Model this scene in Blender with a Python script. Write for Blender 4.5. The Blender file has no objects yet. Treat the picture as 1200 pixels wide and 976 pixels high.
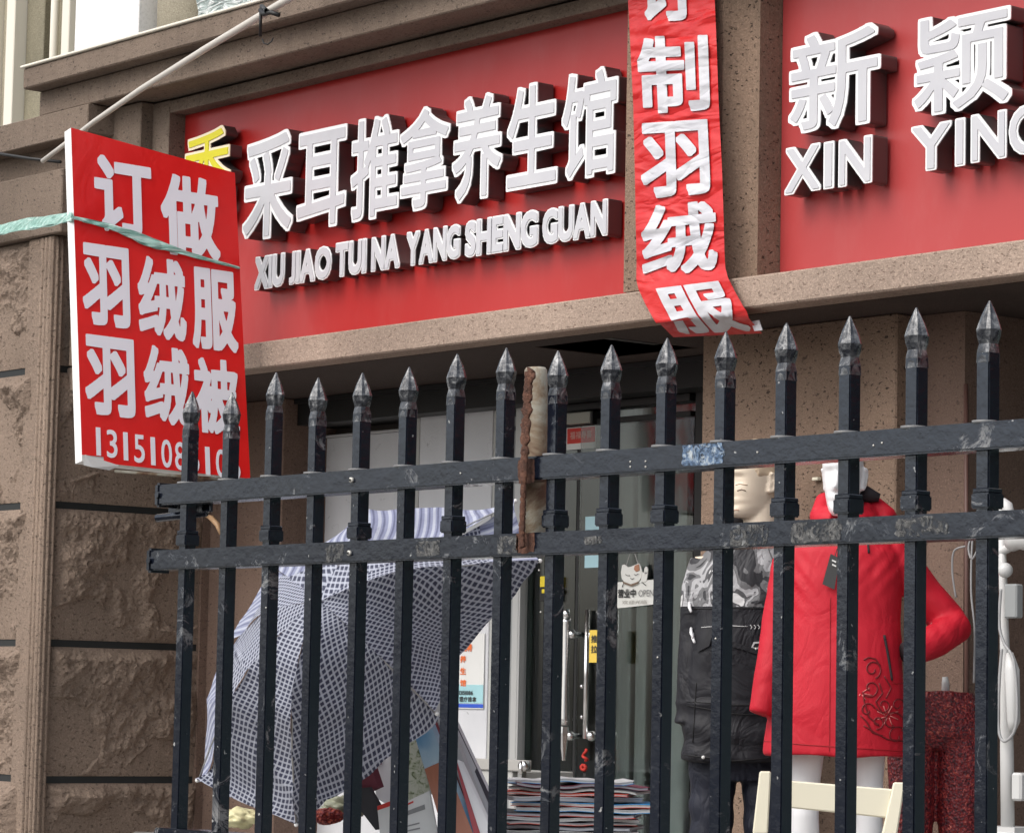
import bpy, bmesh, math, random
from mathutils import Vector, Matrix, noise
R = math.radians
scene = bpy.context.scene
col = scene.collection
random.seed(7)

# ------------------------------------------------------------------ camera
F_PX, YAW, PITCH, ROLL = 3620.0, 0.87717, 0.09386, 0.02003
cy_, sy_, cp_, sp_, cr_, sr_ = math.cos(YAW), math.sin(YAW), math.cos(PITCH), math.sin(PITCH), math.cos(ROLL), math.sin(ROLL)
FW = Vector((-sy_*cp_, cy_*cp_, sp_))
_r = Vector((cy_, sy_, 0)); _u = _r.cross(FW)
RT = cr_*_r + sr_*_u; UP = -sr_*_r + cr_*_u
EYE = Vector((0, 0, 1.6))
cam_d = bpy.data.cameras.new('camera'); cam = bpy.data.objects.new('camera', cam_d); col.objects.link(cam)
cam_d.sensor_width = 36; cam_d.lens = F_PX/1200*36; cam_d.clip_start = .05; cam_d.clip_end = 500
M = Matrix.Identity(4)
for i in range(3):
    M[i][0] = RT[i]; M[i][1] = UP[i]; M[i][2] = -FW[i]; M[i][3] = EYE[i]
cam.matrix_world = M
scene.camera = cam

# ------------------------------------------------------------------ world, sun, exposure (overcast day)
SUN_EL, SUN_AZ = 48, 186       # azimuth clockwise from +Y; the light comes from the street side, slightly left
w = bpy.data.worlds.new("World"); scene.world = w; w.use_nodes = True
nt = w.node_tree; bg = nt.nodes['Background']
sky = nt.nodes.new('ShaderNodeTexSky'); sky.sky_type = 'NISHITA'; sky.sun_disc = False
sky.sun_elevation = R(SUN_EL); sky.sun_rotation = R(SUN_AZ); sky.air_density = 1.0; sky.dust_density = 4.0; sky.ozone_density = 1.0
hs = nt.nodes.new('ShaderNodeHueSaturation'); hs.inputs['Saturation'].default_value = .42   # thin cloud greys the sky
nt.links.new(sky.outputs[0], hs.inputs['Color']); nt.links.new(hs.outputs[0], bg.inputs[0]); bg.inputs[1].default_value = .15
sl = bpy.data.lights.new('sun', 'SUN'); sl.energy = .65; sl.angle = R(45); sl.color = (1, .96, .9)
sun = bpy.data.objects.new('sun', sl); col.objects.link(sun)
sd = Vector((math.sin(R(SUN_AZ))*math.cos(R(SUN_EL)), math.cos(R(SUN_AZ))*math.cos(R(SUN_EL)), math.sin(R(SUN_EL))))
sun.rotation_euler = sd.to_track_quat('Z', 'Y').to_euler()
sun.location = sd*20
vs = scene.view_settings; vs.view_transform = 'Standard'; vs.look = 'None'; vs.exposure = 0.72; vs.gamma = 1

# ------------------------------------------------------------------ measuring helpers (photo pixel -> point on a plane of the place)
def ray(x, y): return FW*F_PX + RT*(x-600) + UP*(488-y)
def at(x, y, Y): d = ray(x, y); return EYE + d*(Y/d.y)
def atX(x, y, X): d = ray(x, y); return EYE + d*(X/d.x)
def XX(x, y, Y): return at(x, y, Y).x
def ZZ(x, y, Y): return at(x, y, Y).z
def atplane(x, y, o, n): d = ray(x, y); return EYE + d*((o-EYE).dot(n)/d.dot(n))

# ------------------------------------------------------------------ object helpers
def link(name, mesh, parent=None):
    o = bpy.data.objects.new(name, mesh); col.objects.link(o)
    if parent: o.parent = parent; o.matrix_parent_inverse = parent.matrix_world.inverted()
    return o
def tag(o, label=None, cat=None, group=None, kind=None):
    if label: o['label'] = label
    if cat: o['category'] = cat
    if group: o['group'] = group
    if kind: o['kind'] = kind
    return o
def thing(name, label, cat, loc, group=None, rz=0):
    o = bpy.data.objects.new(name, None); col.objects.link(o); o.empty_display_size = .1
    o.matrix_world = Matrix.Translation(Vector(loc)) @ Matrix.Rotation(rz, 4, 'Z')
    o.location = Vector(loc); o.rotation_euler = (0, 0, rz)
    return tag(o, label, cat, group)
def mk(name, bm, mats, parent=None, smooth=False, local=False):
    """link a bmesh as one object; coordinates are world unless local"""
    me = bpy.data.meshes.new(name)
    bm.normal_update(); bm.to_mesh(me); bm.free()
    for m in (mats if isinstance(mats, (list, tuple)) else [mats]): me.materials.append(m)
    if smooth:
        for p in me.polygons: p.use_smooth = True
    o = bpy.data.objects.new(name, me); col.objects.link(o)
    if parent:
        o.parent = parent
        if not local: o.matrix_parent_inverse = wmat(parent).inverted()
    return o
def wmat(o):
    m = o.matrix_basis.copy()
    if o.parent: m = wmat(o.parent) @ o.matrix_parent_inverse @ m
    return m
def B(): return bmesh.new()
def box(bm, x0, x1, y0, y1, z0, z1, bev=0, seg=1, mat=0):
    t = bmesh.new()
    vs = [t.verts.new((x, y, z)) for x in sorted((x0, x1)) for y in sorted((y0, y1)) for z in sorted((z0, z1))]
    for f in ((0,1,3,2),(4,6,7,5),(0,4,5,1),(2,3,7,6),(0,2,6,4),(1,5,7,3)): t.faces.new([vs[i] for i in f])
    if bev: bmesh.ops.bevel(t, geom=t.edges[:], offset=bev, segments=seg, affect='EDGES', clamp_overlap=True)
    for f in t.faces: f.material_index = mat
    merge(bm, t)
def merge(bm, t, mat4=None):
    if mat4 is not None: t.transform(mat4)
    me = bpy.data.meshes.new('tmp'); t.to_mesh(me); t.free(); bm.from_mesh(me); bpy.data.meshes.remove(me)
def hexa(bm, pts, mat=0, bev=0):
    """8 corners: 4 front (ccw), 4 back"""
    t = bmesh.new(); v = [t.verts.new(p) for p in pts]
    for f in ((0,1,2,3),(7,6,5,4),(0,4,5,1),(1,5,6,2),(2,6,7,3),(3,7,4,0)): t.faces.new([v[i] for i in f])
    if bev: bmesh.ops.bevel(t, geom=t.edges[:], offset=bev, segments=1, affect='EDGES', clamp_overlap=True)
    for f in t.faces: f.material_index = mat
    bmesh.ops.recalc_face_normals(t, faces=t.faces); merge(bm, t)
def tube(bm, pts, rad, n=12, cap=True, mat=0, ref=None, smooth=True):
    """tube along points; rad: number, or list of number/(rx,ry)"""
    pts = [Vector(p) for p in pts]; N = len(pts)
    rr = [rad]*N if not isinstance(rad, list) else rad
    rr = [(r, r) if not isinstance(r, tuple) else r for r in rr]
    rings = []; prev = ref
    for i, p in enumerate(pts):
        d = (pts[min(i+1, N-1)]-pts[max(i-1, 0)]).normalized()
        a = prev if prev is not None else (Vector((1, 0, 0)) if abs(d.x) < .8 else Vector((0, 1, 0)))
        a = (a - d*a.dot(d)).normalized(); b = d.cross(a); prev = a
        rings.append([bm.verts.new(p + a*math.cos(2*math.pi*k/n)*rr[i][0] + b*math.sin(2*math.pi*k/n)*rr[i][1]) for k in range(n)])
    fs = []
    for i in range(N-1):
        for k in range(n): fs.append(bm.faces.new((rings[i][k], rings[i][(k+1) % n], rings[i+1][(k+1) % n], rings[i+1][k])))
    if cap: fs.append(bm.faces.new(list(reversed(rings[0])))); fs.append(bm.faces.new(rings[-1]))
    for f in fs: f.material_index = mat; f.smooth = smooth
    return rings
def prismZ(bm, poly, z0, z1, mat=0):
    """vertical prism from (x,y) polygon"""
    a = [bm.verts.new((p[0], p[1], z0)) for p in poly]; b = [bm.verts.new((p[0], p[1], z1)) for p in poly]; n = len(poly)
    fs = [bm.faces.new(a), bm.faces.new(list(reversed(b)))]
    for i in range(n): fs.append(bm.faces.new((a[i], b[i], b[(i+1) % n], a[(i+1) % n])))
    bmesh.ops.recalc_face_normals(bm, faces=fs)
    for f in fs: f.material_index = mat
def prismP(bm, poly, o, u, v, n, th, mat=0):
    """extrude a 2D polygon (u,v plane at o) by th against n"""
    a = [bm.verts.new(o+u*p[0]+v*p[1]) for p in poly]; b = [bm.verts.new(o+u*p[0]+v*p[1]-n*th) for p in poly]; k = len(poly)
    fs = [bm.faces.new(a), bm.faces.new(list(reversed(b)))]
    for i in range(k): fs.append(bm.faces.new((a[i], b[i], b[(i+1) % k], a[(i+1) % k])))
    bmesh.ops.recalc_face_normals(bm, faces=fs)
    for f in fs: f.material_index = mat
def remeshed(name, bm, mats, parent, voxel=.008, smooth_it=2, local=True, disp=None):
    """fuse overlapping lofts into one continuous skin"""
    me = bpy.data.meshes.new('tmp'); bmesh.ops.recalc_face_normals(bm, faces=bm.faces); bm.to_mesh(me); bm.free()
    t = bpy.data.objects.new('tmp', me); col.objects.link(t)
    m = t.modifiers.new('r', 'REMESH'); m.mode = 'VOXEL'; m.voxel_size = voxel
    if smooth_it:
        s = t.modifiers.new('s', 'SMOOTH'); s.factor = .5; s.iterations = smooth_it
    dg = bpy.context.evaluated_depsgraph_get(); dg.update()
    me2 = bpy.data.meshes.new_from_object(t.evaluated_get(dg)); me2.name = name
    bpy.data.objects.remove(t); bpy.data.meshes.remove(me)
    me2.materials.clear()
    for mm in (mats if isinstance(mats, (list, tuple)) else [mats]): me2.materials.append(mm)
    if disp:
        nn = [v.normal.copy() for v in me2.vertices]
        for v, n_ in zip(me2.vertices, nn): v.co = v.co + n_*disp(v.co, n_)
    for p in me2.polygons: p.use_smooth = True
    o = bpy.data.objects.new(name, me2); col.objects.link(o); o.parent = parent
    return o

# ------------------------------------------------------------------ materials
def mat(name, base=(.5, .5, .5), rough=.6, metal=0, spec=.5, coat=0, trans=0, ior=1.45):
    m = bpy.data.materials.new(name); m.use_nodes = True
    b = m.node_tree.nodes['Principled BSDF']
    b.inputs['Base Color'].default_value = (*base, 1); b.inputs['Roughness'].default_value = rough
    b.inputs['Metallic'].default_value = metal; b.inputs['Specular IOR Level'].default_value = spec
    b.inputs['Coat Weight'].default_value = coat; b.inputs['Transmission Weight'].default_value = trans; b.inputs['IOR'].default_value = ior
    return m
class G:
    """tiny node graph helper"""
    def __init__(s, m): s.t = m.node_tree; s.b = s.t.nodes['Principled BSDF']; s.tc = s.t.nodes.new('ShaderNodeTexCoord')
    def n(s, ty, **k):
        o = s.t.nodes.new(ty)
        for a, v in k.items():
            if a in o.inputs: o.inputs[a].default_value = v
            else: setattr(o, a, v)
        return o
    def l(s, a, b): s.t.links.new(a, b)
    def noise(s, scale, detail=4, rough=.55, vec=None, dist=0):
        o = s.n('ShaderNodeTexNoise'); o.inputs['Scale'].default_value = scale; o.inputs['Detail'].default_value = detail
        o.inputs['Roughness'].default_value = rough; o.inputs['Distortion'].default_value = dist
        s.l(vec or s.tc.outputs['Object'], o.inputs['Vector']); return o.outputs['Fac']
    def ramp(s, fac, stops, interp='LINEAR'):
        o = s.n('ShaderNodeValToRGB'); o.color_ramp.interpolation = interp
        e = o.color_ramp.elements
        while len(e) < len(stops): e.new(.5)
        for i, (p, c) in enumerate(stops):
            e[i].position = p; e[i].color = (*c, 1) if isinstance(c, tuple) else (c, c, c, 1)
        s.l(fac, o.inputs['Fac']); return o.outputs['Color']
    def mix(s, fac, a, b):
        o = s.n('ShaderNodeMix'); o.data_type = 'RGBA'
        for k, v in ((0, fac), (6, a), (7, b)):
            if isinstance(v, tuple): o.inputs[k].default_value = (*v, 1)
            elif isinstance(v, (int, float)): o.inputs[k].default_value = v
            else: s.l(v, o.inputs[k])
        return o.outputs[2]
    def math(s, op, a, b=None, c=None):
        o = s.n('ShaderNodeMath'); o.operation = op
        for k, v in ((0, a), (1, b), (2, c)):
            if v is None: continue
            if isinstance(v, (int, float)): o.inputs[k].default_value = v
            else: s.l(v, o.inputs[k])
        return o.outputs[0]
    def bump(s, h, strength=.3, dist=.01, prev=None):
        o = s.n('ShaderNodeBump'); o.inputs['Strength'].default_value = strength; o.inputs['Distance'].default_value = dist
        s.l(h, o.inputs['Height'])
        if prev: s.l(prev, o.inputs['Normal'])
        s.l(o.outputs[0], s.b.inputs['Normal']); return o.outputs[0]
    def color(s, c): s.l(c, s.b.inputs['Base Color'])
    def mapping(s, scale=(1, 1, 1), rot=(0, 0, 0)):
        o = s.n('ShaderNodeMapping'); o.inputs['Scale'].default_value = scale; o.inputs['Rotation'].default_value = rot
        s.l(s.tc.outputs['Object'], o.inputs['Vector']); return o.outputs[0]

def stone(name, base, dark, speck=.5, dirt=.35, bump=.5, streak=.3):
    m = mat(name, base, .88, spec=.25); g = G(m)
    lo = tuple(c*.72 for c in base); hi = tuple(min(1, c*1.22) for c in base)
    c = g.ramp(g.noise(2.2, 5), [(.3, lo), (.7, hi)])
    fine = g.noise(160, 3, .7)
    c = g.mix(g.ramp(fine, [(.35, .55), (.65, .0)]), c, tuple(x*.55 for x in base))
    c = g.mix(g.ramp(fine, [(.55, .0), (.75, .6)]), c, tuple(min(1, x*1.5) for x in base))
    fl = g.noise(62, 2.5, .6, vec=g.mapping((1, 1, 1.7), (.5, .6, .7)), dist=.25); gate = g.ramp(g.noise(9, 2), [(.30, .55), (.50, 1.0)])
    sp = g.ramp(fl, [(.61, 0.0), (.66, 1.0)])
    spk = g.math('MULTIPLY', g.math('MULTIPLY', sp, gate), speck)
    c = g.mix(spk, c, dark)
    st = g.noise(3.5, 5, .6, vec=g.mapping((4, 4, .35)))
    c = g.mix(g.math('MULTIPLY', g.ramp(st, [(.5, 0.0), (.75, 1.0)]), streak), c, tuple(x*.5 for x in base))
    c = g.mix(g.math('MULTIPLY', g.ramp(g.noise(1.1, 6, .65), [(.45, 0.0), (.8, 1.0)]), dirt), c, tuple(x*.45 for x in base))
    g.color(c)
    h = g.math('SUBTRACT', g.math('ADD', fine, g.noise(38, 4, .6)), g.math('MULTIPLY', sp, .7))
    g.bump(h, bump, .006)
    return m
M_CORN = stone('stone_cornice', (.225, .172, .134), (.045, .035, .03), .75, .45, .6, .45)
M_LEDGE = stone('stone_ledge', (.37, .282, .225), (.13, .08, .06), .6, .12, .6, .12)
M_PIER = stone('stone_pier', (.28, .195, .142), (.035, .025, .02), .9, .25, .7, .2)
M_ROCK = stone('rock_face', (.305, .230, .178), (.05, .035, .03), .6, .4, 1.0, .25)
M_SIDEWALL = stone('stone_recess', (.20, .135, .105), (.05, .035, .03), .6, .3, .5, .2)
M_JOINT = mat('joint_paint', (.016, .018, .018), .7)
M_UPPER = stone('upper_cladding', (.42, .38, .29), (.2, .17, .12), .35, .15, .4, .15)
M_UPPER_D = stone('upper_cladding_dark', (.27, .245, .175), (.12, .1, .07), .35, .15, .4, .15)
M_CREAM = mat('cream_paint', (.72, .68, .58), .6)
def whitewall():
    m = mat('white_render', (.8, .8, .78), .7); g = G(m)
    g.color(g.ramp(g.noise(60, 4, .7), [(.3, (.66, .66, .65)), (.5, (.80, .80, .79)), (.7, (.84, .84, .83))])); g.bump(g.noise(90, 3), .3, .004); return m
M_WHITEW = whitewall()
def sign_red(name, base=(.50, .022, .024), rough=.34):
    m = mat(name, base, rough, spec=.45, coat=.08); g = G(m)
    m.node_tree.nodes['Principled BSDF'].inputs['Coat Roughness'].default_value = .28
    d = g.ramp(g.noise(.9, 5, .6), [(.35, base), (.7, tuple(min(1, c*1.12+.012) for c in base))])
    dust = g.math('MULTIPLY', g.ramp(g.noise(9, 6, .7, vec=g.mapping((1, 1, .4))), [(.5, 0.0), (.85, 1.0)]), .07)
    g.color(g.mix(dust, d, (.5, .33, .3)))
    g.l(g.ramp(g.noise(3, 4), [(.3, rough*.85), (.7, rough*1.2)]), g.b.inputs['Roughness'])
    g.bump(g.noise(1.6, 2), .12, .02)
    return m
M_RED = sign_red('red_sign_sheet', (.37, .013, .011))
M_RED2 = sign_red('red_sign_sheet_faded', (.38, .040, .040), .42)
def letter_mats():
    a = mat('letter_rim', (.80, .80, .80), .3, spec=.5)
    b = mat('letter_face', (.62, .62, .64), .35, spec=.5); g = G(b)
    g.color(g.ramp(g.noise(7, 5, .6), [(.3, (.47, .47, .50)), (.7, (.52, .52, .54))]))
    c = mat('letter_return', (.13, .12, .12), .32, metal=.7)
    return a, b, c
M_RIM, M_FACE, M_RET = letter_mats()
M_YEL = mat('yellow_face', (.62, .56, .01), .4)
M_YRIM = mat('cream_rim', (.78, .68, .5), .4)
def board_red():
    m = mat('board_vinyl', (.62, .012, .012), .3); g = G(m)
    g.color(g.ramp(g.noise(3, 5, .6), [(.3, (.66, .010, .010)), (.7, (.76, .018, .016))]))
    n1 = g.noise(5, 3, .5, dist=.6); g.bump(n1, .35, .02)
    return m
M_BOARD = board_red()
M_PRINT = mat('white_print', (.83, .81, .86), .38)
M_FOAM = mat('foam_edge', (.78, .78, .76), .7)
def cloth_red(name, c0, c1):
    m = mat(name, c0, .36, spec=.55); g = G(m)
    g.color(g.ramp(g.noise(6, 4, .6), [(.3, c0), (.7, c1)]))
    a = g.noise(3.6, 2.5, .45, vec=g.mapping((.8, .8, 2.4), (0, .3, 0)), dist=1.0)
    r = g.math('ABSOLUTE', g.math('SUBTRACT', a, .5))
    p = g.bump(r, .7, .045)
    g.bump(g.noise(22, 4, .6, vec=g.mapping((.7, .7, 1.8))), .22, .01, p)
    return m
M_BANR = cloth_red('banner_red', (.50, .010, .012), (.60, .025, .024))
M_BANW = cloth_red('banner_white', (.50, .50, .54), (.60, .60, .62))
def fence_mat():
    m = mat('fence_paint', (.013, .018, .028), .34, spec=.85); g = G(m)
    g.b.inputs['Specular Tint'].default_value = (.80, .88, 1.0, 1)
    base = g.ramp(g.noise(9, 5, .6), [(.3, (.0025, .004, .009)), (.7, (.006, .008, .015))])
    n1 = g.noise(14, 8, .75, dist=1.2); n2 = g.noise(4.2, 3, .5)
    sc = g.math('MULTIPLY', g.ramp(n1, [(.57, 0.0), (.64, 1.0)]), g.ramp(n2, [(.50, 0.0), (.58, 1.0)]))
    c = g.mix(g.math('MULTIPLY', sc, .8), base, (.24, .24, .235))
    dots = g.ramp(g.noise(75, 2, .5), [(.73, 0.0), (.77, 1.0)])
    c = g.mix(g.math('MULTIPLY', dots, .7), c, (.45, .45, .43))
    dust = g.ramp(g.noise(2.3, 6, .7, vec=g.mapping((2, 2, 1))), [(.45, 0.0), (.8, .35)])
    c = g.mix(g.math('MULTIPLY', dust, .3), c, (.05, .05, .05)); g.color(c)
    g.l(g.ramp(g.noise(11, 5, .7), [(.3, .10), (.7, .22)]), g.b.inputs['Roughness'])
    g.bump(g.math('ADD', g.noise(60, 4, .6), g.math('MULTIPLY', sc, -.8)), .2, .003)
    return m
M_FENCE = fence_mat()
def tip_mat():
    m = mat('spear_worn', (.08, .085, .09), .24, metal=.1, spec=.8); g = G(m)
    g.color(g.ramp(g.noise(55, 5, .65, dist=.8), [(.42, (.016, .018, .023)), (.56, (.07, .074, .08)), (.70, (.34, .34, .34))]))
    g.bump(g.noise(70, 4), .5, .004); return m
M_TIP = tip_mat()
def scuff_mat():
    m = mat('scraped_paint', (.2, .2, .2), .6); g = G(m)
    a = g.noise(45, 6, .7, dist=2.2)
    g.color(g.ramp(a, [(.38, (.045, .047, .05)), (.5, (.09, .09, .088)), (.62, (.17, .168, .16)), (.7, (.42, .42, .40))])); g.bump(a, .6, .004); return m
M_SCUFF = scuff_mat()
def rust_mat():
    m = mat('rust', (.15, .06, .03), .9); g = G(m)
    g.color(g.ramp(g.noise(60, 6, .7), [(.3, (.035, .018, .013)), (.55, (.12, .052, .032)), (.75, (.26, .13, .08))])); g.bump(g.noise(80, 5, .7), 1, .01); return m
M_RUST = rust_mat()
def pipe_mat():
    m = mat('weathered_pipe', (.5, .47, .38), .7); g = G(m)
    a = g.noise(9, 6, .7, dist=.6)
    g.color(g.ramp(a, [(.38, (.12, .06, .035)), (.48, (.24, .18, .12)), (.56, (.34, .32, .26)), (.75, (.42, .41, .35))])); g.bump(a, .4, .006); return m
M_PIPE = pipe_mat()
M_BLACK = mat('black_paint', (.012, .012, .012), .5)
M_DARK = mat('dark_interior', (.04, .045, .042), .9)
M_CHROME = mat('chrome', (.85, .85, .85), .24, metal=1)
M_STEEL = mat('brushed_steel', (.42, .42, .41), .35, metal=.8)
M_ALU = mat('aluminium_frame', (.30, .31, .31), .45, metal=.3)
def white_door():
    m = mat('white_door_paint', (.62, .62, .63), .45); g = G(m)
    c = g.ramp(g.noise(2, 5, .6), [(.3, (.52, .53, .55)), (.7, (.64, .64, .66))])
    cr = g.math('ABSOLUTE', g.math('SUBTRACT', g.noise(7, 2, .5, dist=2.5), .5))
    c = g.mix(g.math('MULTIPLY', g.ramp(cr, [(.0, 1.0), (.006, 0.0)]), g.ramp(g.noise(6, 2), [(.55, 0.0), (.62, .8)])), c, (.1, .1, .1))
    g.color(c); return m
M_WDOOR = white_door()
def glass_smears(m):
    g = G(m); a = g.noise(2.2, 6, .7, vec=g.mapping((1, 1, .5)), dist=.8); g.l(g.ramp(a, [(.45, .01), (.75, .16)]), g.b.inputs['Roughness'])
M_GLASS = mat('door_glass', (.78, .86, .85), .02, trans=1, ior=1.5)
glass_smears(M_GLASS)
M_WHITE = mat('white_plastic', (.50, .50, .49), .4)
M_CREAMW = mat('cream_wood', (.70, .66, .52), .4)
def asphalt():
    m = mat('asphalt', (.06, .06, .062), .9); g = G(m)
    g.color(g.ramp(g.noise(30, 6, .7), [(.3, (.04, .04, .042)), (.7, (.085, .083, .08))])); g.bump(g.noise(120, 4), .5, .01); return m
M_ASPH = asphalt()
def paving():
    m = mat('paving', (.3, .28, .26), .85); g = G(m)
    g.color(g.ramp(g.noise(5, 6, .7), [(.3, (.22, .21, .2)), (.7, (.33, .31, .29))])); return m
M_PAVE = paving()
def ragged(m, scale=60, lo=.47, hi=.53):
    g = G(m); a = g.noise(scale, 6, .72, dist=1.5); b = g.noise(14, 3, .6)
    g.l(g.ramp(g.math('ADD', g.math('MULTIPLY', a, .7), g.math('MULTIPLY', b, .3)), [(lo, 0.0), (hi, 1.0)]), g.b.inputs['Alpha'])
ragged(M_SCUFF, 70, .46, .54)

# ================================================================== SETTING
bm = B(); box(bm, -80, 80, -60, 2.75, -.2, 0); tag(mk('street', bm, M_ASPH), kind='structure')
bm = B(); box(bm, -40, 20, 2.7, 12, -.15, .7); tag(mk('terrace', bm, M_PAVE), kind='structure')

# ------------------------------------------------------------------ levels of the facade
YF1, YF2, YFR, YPAN, YLED, YPIER, YDOOR = 6.70, 6.78, 6.95, 7.03, 6.91, 7.30, 7.85
XL, XR = -14.0, 9.0
XP = atX(52, 600, -11.25).x          # right face of the stone pillar
YP = at(52, 600, 1).x; YP = -11.25/YP  # depth of the pillar's front face
zf1t, zf1b = ZZ(27, 81, YF1), ZZ(27, 105, YF1)
zf2b = ZZ(46, 137, YF2)
zfrb = ZZ(300, 113-5, YFR)
zledt, zledb = ZZ(500, 374.5, YLED), ZZ(500, 408, YLED)
bld = thing('shop_building', 'brown speckled stone shopfront building with cornice, rough pillar and recessed entrance', 'building', (-8, 7.2, .7))
XC = at(27, 93, YF1).x
XC2 = at(46, 125, YF2).x
# cornice
bm = B()
box(bm, XC, XR, YF1, 7.6, zf1b, zf1t, .006)
box(bm, XC2, XR-.003, YF2, 7.59, zf2b, zf1b-.001, .005)
cor = mk('cornice', bm, M_CORN, bld)
bm = B(); box(bm, XC-.01, XR, YF1-.012, 7.61, zf1t+.001, zf1t+.012, .003); mk('flashing', bm, M_CREAM, cor)
# capital band of the pillar
YCAP = 6.76
xcap = at(103, 135, YCAP).x
bm = B(); box(bm, XL, xcap, YCAP, 7.4, ZZ(20, 175, YCAP), zf2b-.004, .004)
mk('capital', bm, M_CORN, bld)
# frames of the two signs
pxL = at(738, 200, YFR).x; pxR = at(895, 200, YFR).x
bm = B()
z0 = zledt; z1 = zf2b-.002
fxl = at(180, 150, YFR).x; fxi = at(198, 150, YFR).x
box(bm, xcap-.3, at(165, 140, 6.89).x, 6.89, 7.35, z0+.002, z1-.004, .004)         # left block of the frieze
box(bm, at(165, 140, 6.89).x-.05, fxi, YFR, 7.3, z0+.001, z1-.006, .003)           # left stile
box(bm, fxi-.002, XR, YFR+.003, 7.3, zfrb, z1-.008, .003)                      # head
box(bm, XC2+.2, XR, 7.08, 7.5, z0, z1-.1)                                          # backing
mk('sign_frame', bm, M_CORN, bld)
# pilaster with a shallow cove
bm = B()
pts = [(pxL, 7.3), (pxL, YFR-.02)]
c0 = at(851, 200, YFR).x; c1 = at(894, 200, YFR).x
pts.append((c0, YFR-.02))
for i in range(1, 12):
    t = i/12; pts.append((c0+(c1-c0)*t, YFR-.02+.055*math.sin(math.pi*t)**.7))
pts += [(c1, YFR-.02), (c1+.001, 7.3)]
prismZ(bm, pts, z0+.006, zf2b-.001)
pil = mk('pilaster', bm, M_PIER, bld)
# ledge below the signs
bm = B(); box(bm, XP-.05, XR, YLED, YPAN-.003, zledb+.001, zledt, .006)
mk('ledge', bm, M_LEDGE, bld)
# soffit (with a hatch opening)
hx = [at(632, 405, 1).x, at(800, 404, 1).x]
def on_z(x, y, z): d = ray(x, y); return EYE + d*((z-EYE.z)/d.z)
hA, hB, hC, hD = on_z(632, 405.5, zledb), on_z(745, 401, zledb), on_z(800, 410, zledb), on_z(700, 418, zledb)
hx0, hx1 = min(p.x for p in (hA, hB, hC, hD)), max(p.x for p in (hA, hB, hC, hD))
hy0, hy1 = min(p.y for p in (hA, hB, hC, hD)), max(p.y for p in (hA, hB, hC, hD))
hx0, hx1, hy0, hy1 = -8.48, -8.05, 7.15, 7.56
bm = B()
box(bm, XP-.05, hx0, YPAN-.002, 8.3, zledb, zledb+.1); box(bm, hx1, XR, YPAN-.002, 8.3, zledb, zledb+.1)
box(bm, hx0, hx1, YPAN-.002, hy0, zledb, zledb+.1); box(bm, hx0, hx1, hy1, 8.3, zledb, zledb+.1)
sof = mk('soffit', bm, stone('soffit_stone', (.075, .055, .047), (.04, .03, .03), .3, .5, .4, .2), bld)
bm = B(); box(bm, hx0-.02, hx1+.02, hy0-.02, hy1+.02, zledb+.14, zledb+.16)
for q in ((hx0-.012, hx0, hy0, hy1), (hx1, hx1+.012, hy0, hy1), (hx0, hx1, hy0-.012, hy0), (hx0, hx1, hy1, hy1+.012)): box(bm, *q, zledb+.004, zledb+.15)
mk('hatch', bm, M_BLACK, sof)
bm = B()
box(bm, -8.29, -8.25, hy0, hy1, zledb+.03, zledb+.05); mk('hatch_bar', bm, mat('dark_steel', (.06, .055, .05), .6), sof)

# pier between door and right shop
pL = at(822, 500, YPIER).x; pR = at(1050, 480, YPIER).x
bm = B(); box(bm, pL, pR, YPIER, 8.2, .7, zledb-.001, .005); mk('pier', bm, M_PIER, bld)
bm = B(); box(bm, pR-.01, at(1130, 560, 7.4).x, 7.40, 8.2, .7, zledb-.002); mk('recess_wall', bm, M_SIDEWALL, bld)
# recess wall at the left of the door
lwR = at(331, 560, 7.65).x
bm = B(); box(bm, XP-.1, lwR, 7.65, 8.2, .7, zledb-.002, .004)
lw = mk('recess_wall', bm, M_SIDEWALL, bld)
# header beam and transoms over the doors
bm = B()
zb = ZZ(470, 488, 7.75)
box(bm, lwR, pL, 7.72, 8.15, zb, zledb-.003); box(bm, lwR, pL, 7.70, 7.73, zb+.09, zb+.11); mk('header_beam', bm, M_BLACK, bld)

# ------------------------------------------------------------------ stone pillar with rock faced blocks
pil_core = B()
zj = [ZZ(50, y, YP) for y in (278, 431, 590, 752.5, 914)]; zj.append(zj[-1]-(zj[-2]-zj[-1])); zj.append(zj[-1]-(zj[2]-zj[3]))
ztop = zj[0]
box(pil_core, XL, XP-.03, YP+.03, 7.66, .0, ztop)
core = mk('pillar', pil_core, M_JOINT, bld)
bm = B()                                                   # frieze block above the blocks
box(bm, XL, at(72, 240, YP-.02).x, YP-.02, 7.7, ztop+.002, ZZ(20, 209, YP-.02), .005)
box(bm, XL, at(72, 240, YP-.02).x-.05, YP+.05, 7.7, ZZ(20, 209, YP-.02)-.01, ZZ(20, 175, YCAP)+.01)
mk('frieze_block', bm, M_CORN, core)
bm = B()                                                   # corner moulding: flat strips and three ribs
box(bm, XP-.115, XP-.002, YP+.002, YP+.056, .0, ztop-.002, .003)
box(bm, XP-.2, XP-.001, YP+.0, YP+.052, .0, ztop-.001, .003)
for xx in (-.085, -.055, -.022):
    tube(bm, [(XP+xx, YP+.004, 0), (XP+xx, YP+.004, ztop-.005)], .011, 10)
for yy in (.022, .045):
    tube(bm, [(XP-.002, YP+yy, 0), (XP-.002, YP+yy, ztop-.005)], .008, 10)
mk('corner_moulding', bm, M_ROCK, core)
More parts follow.
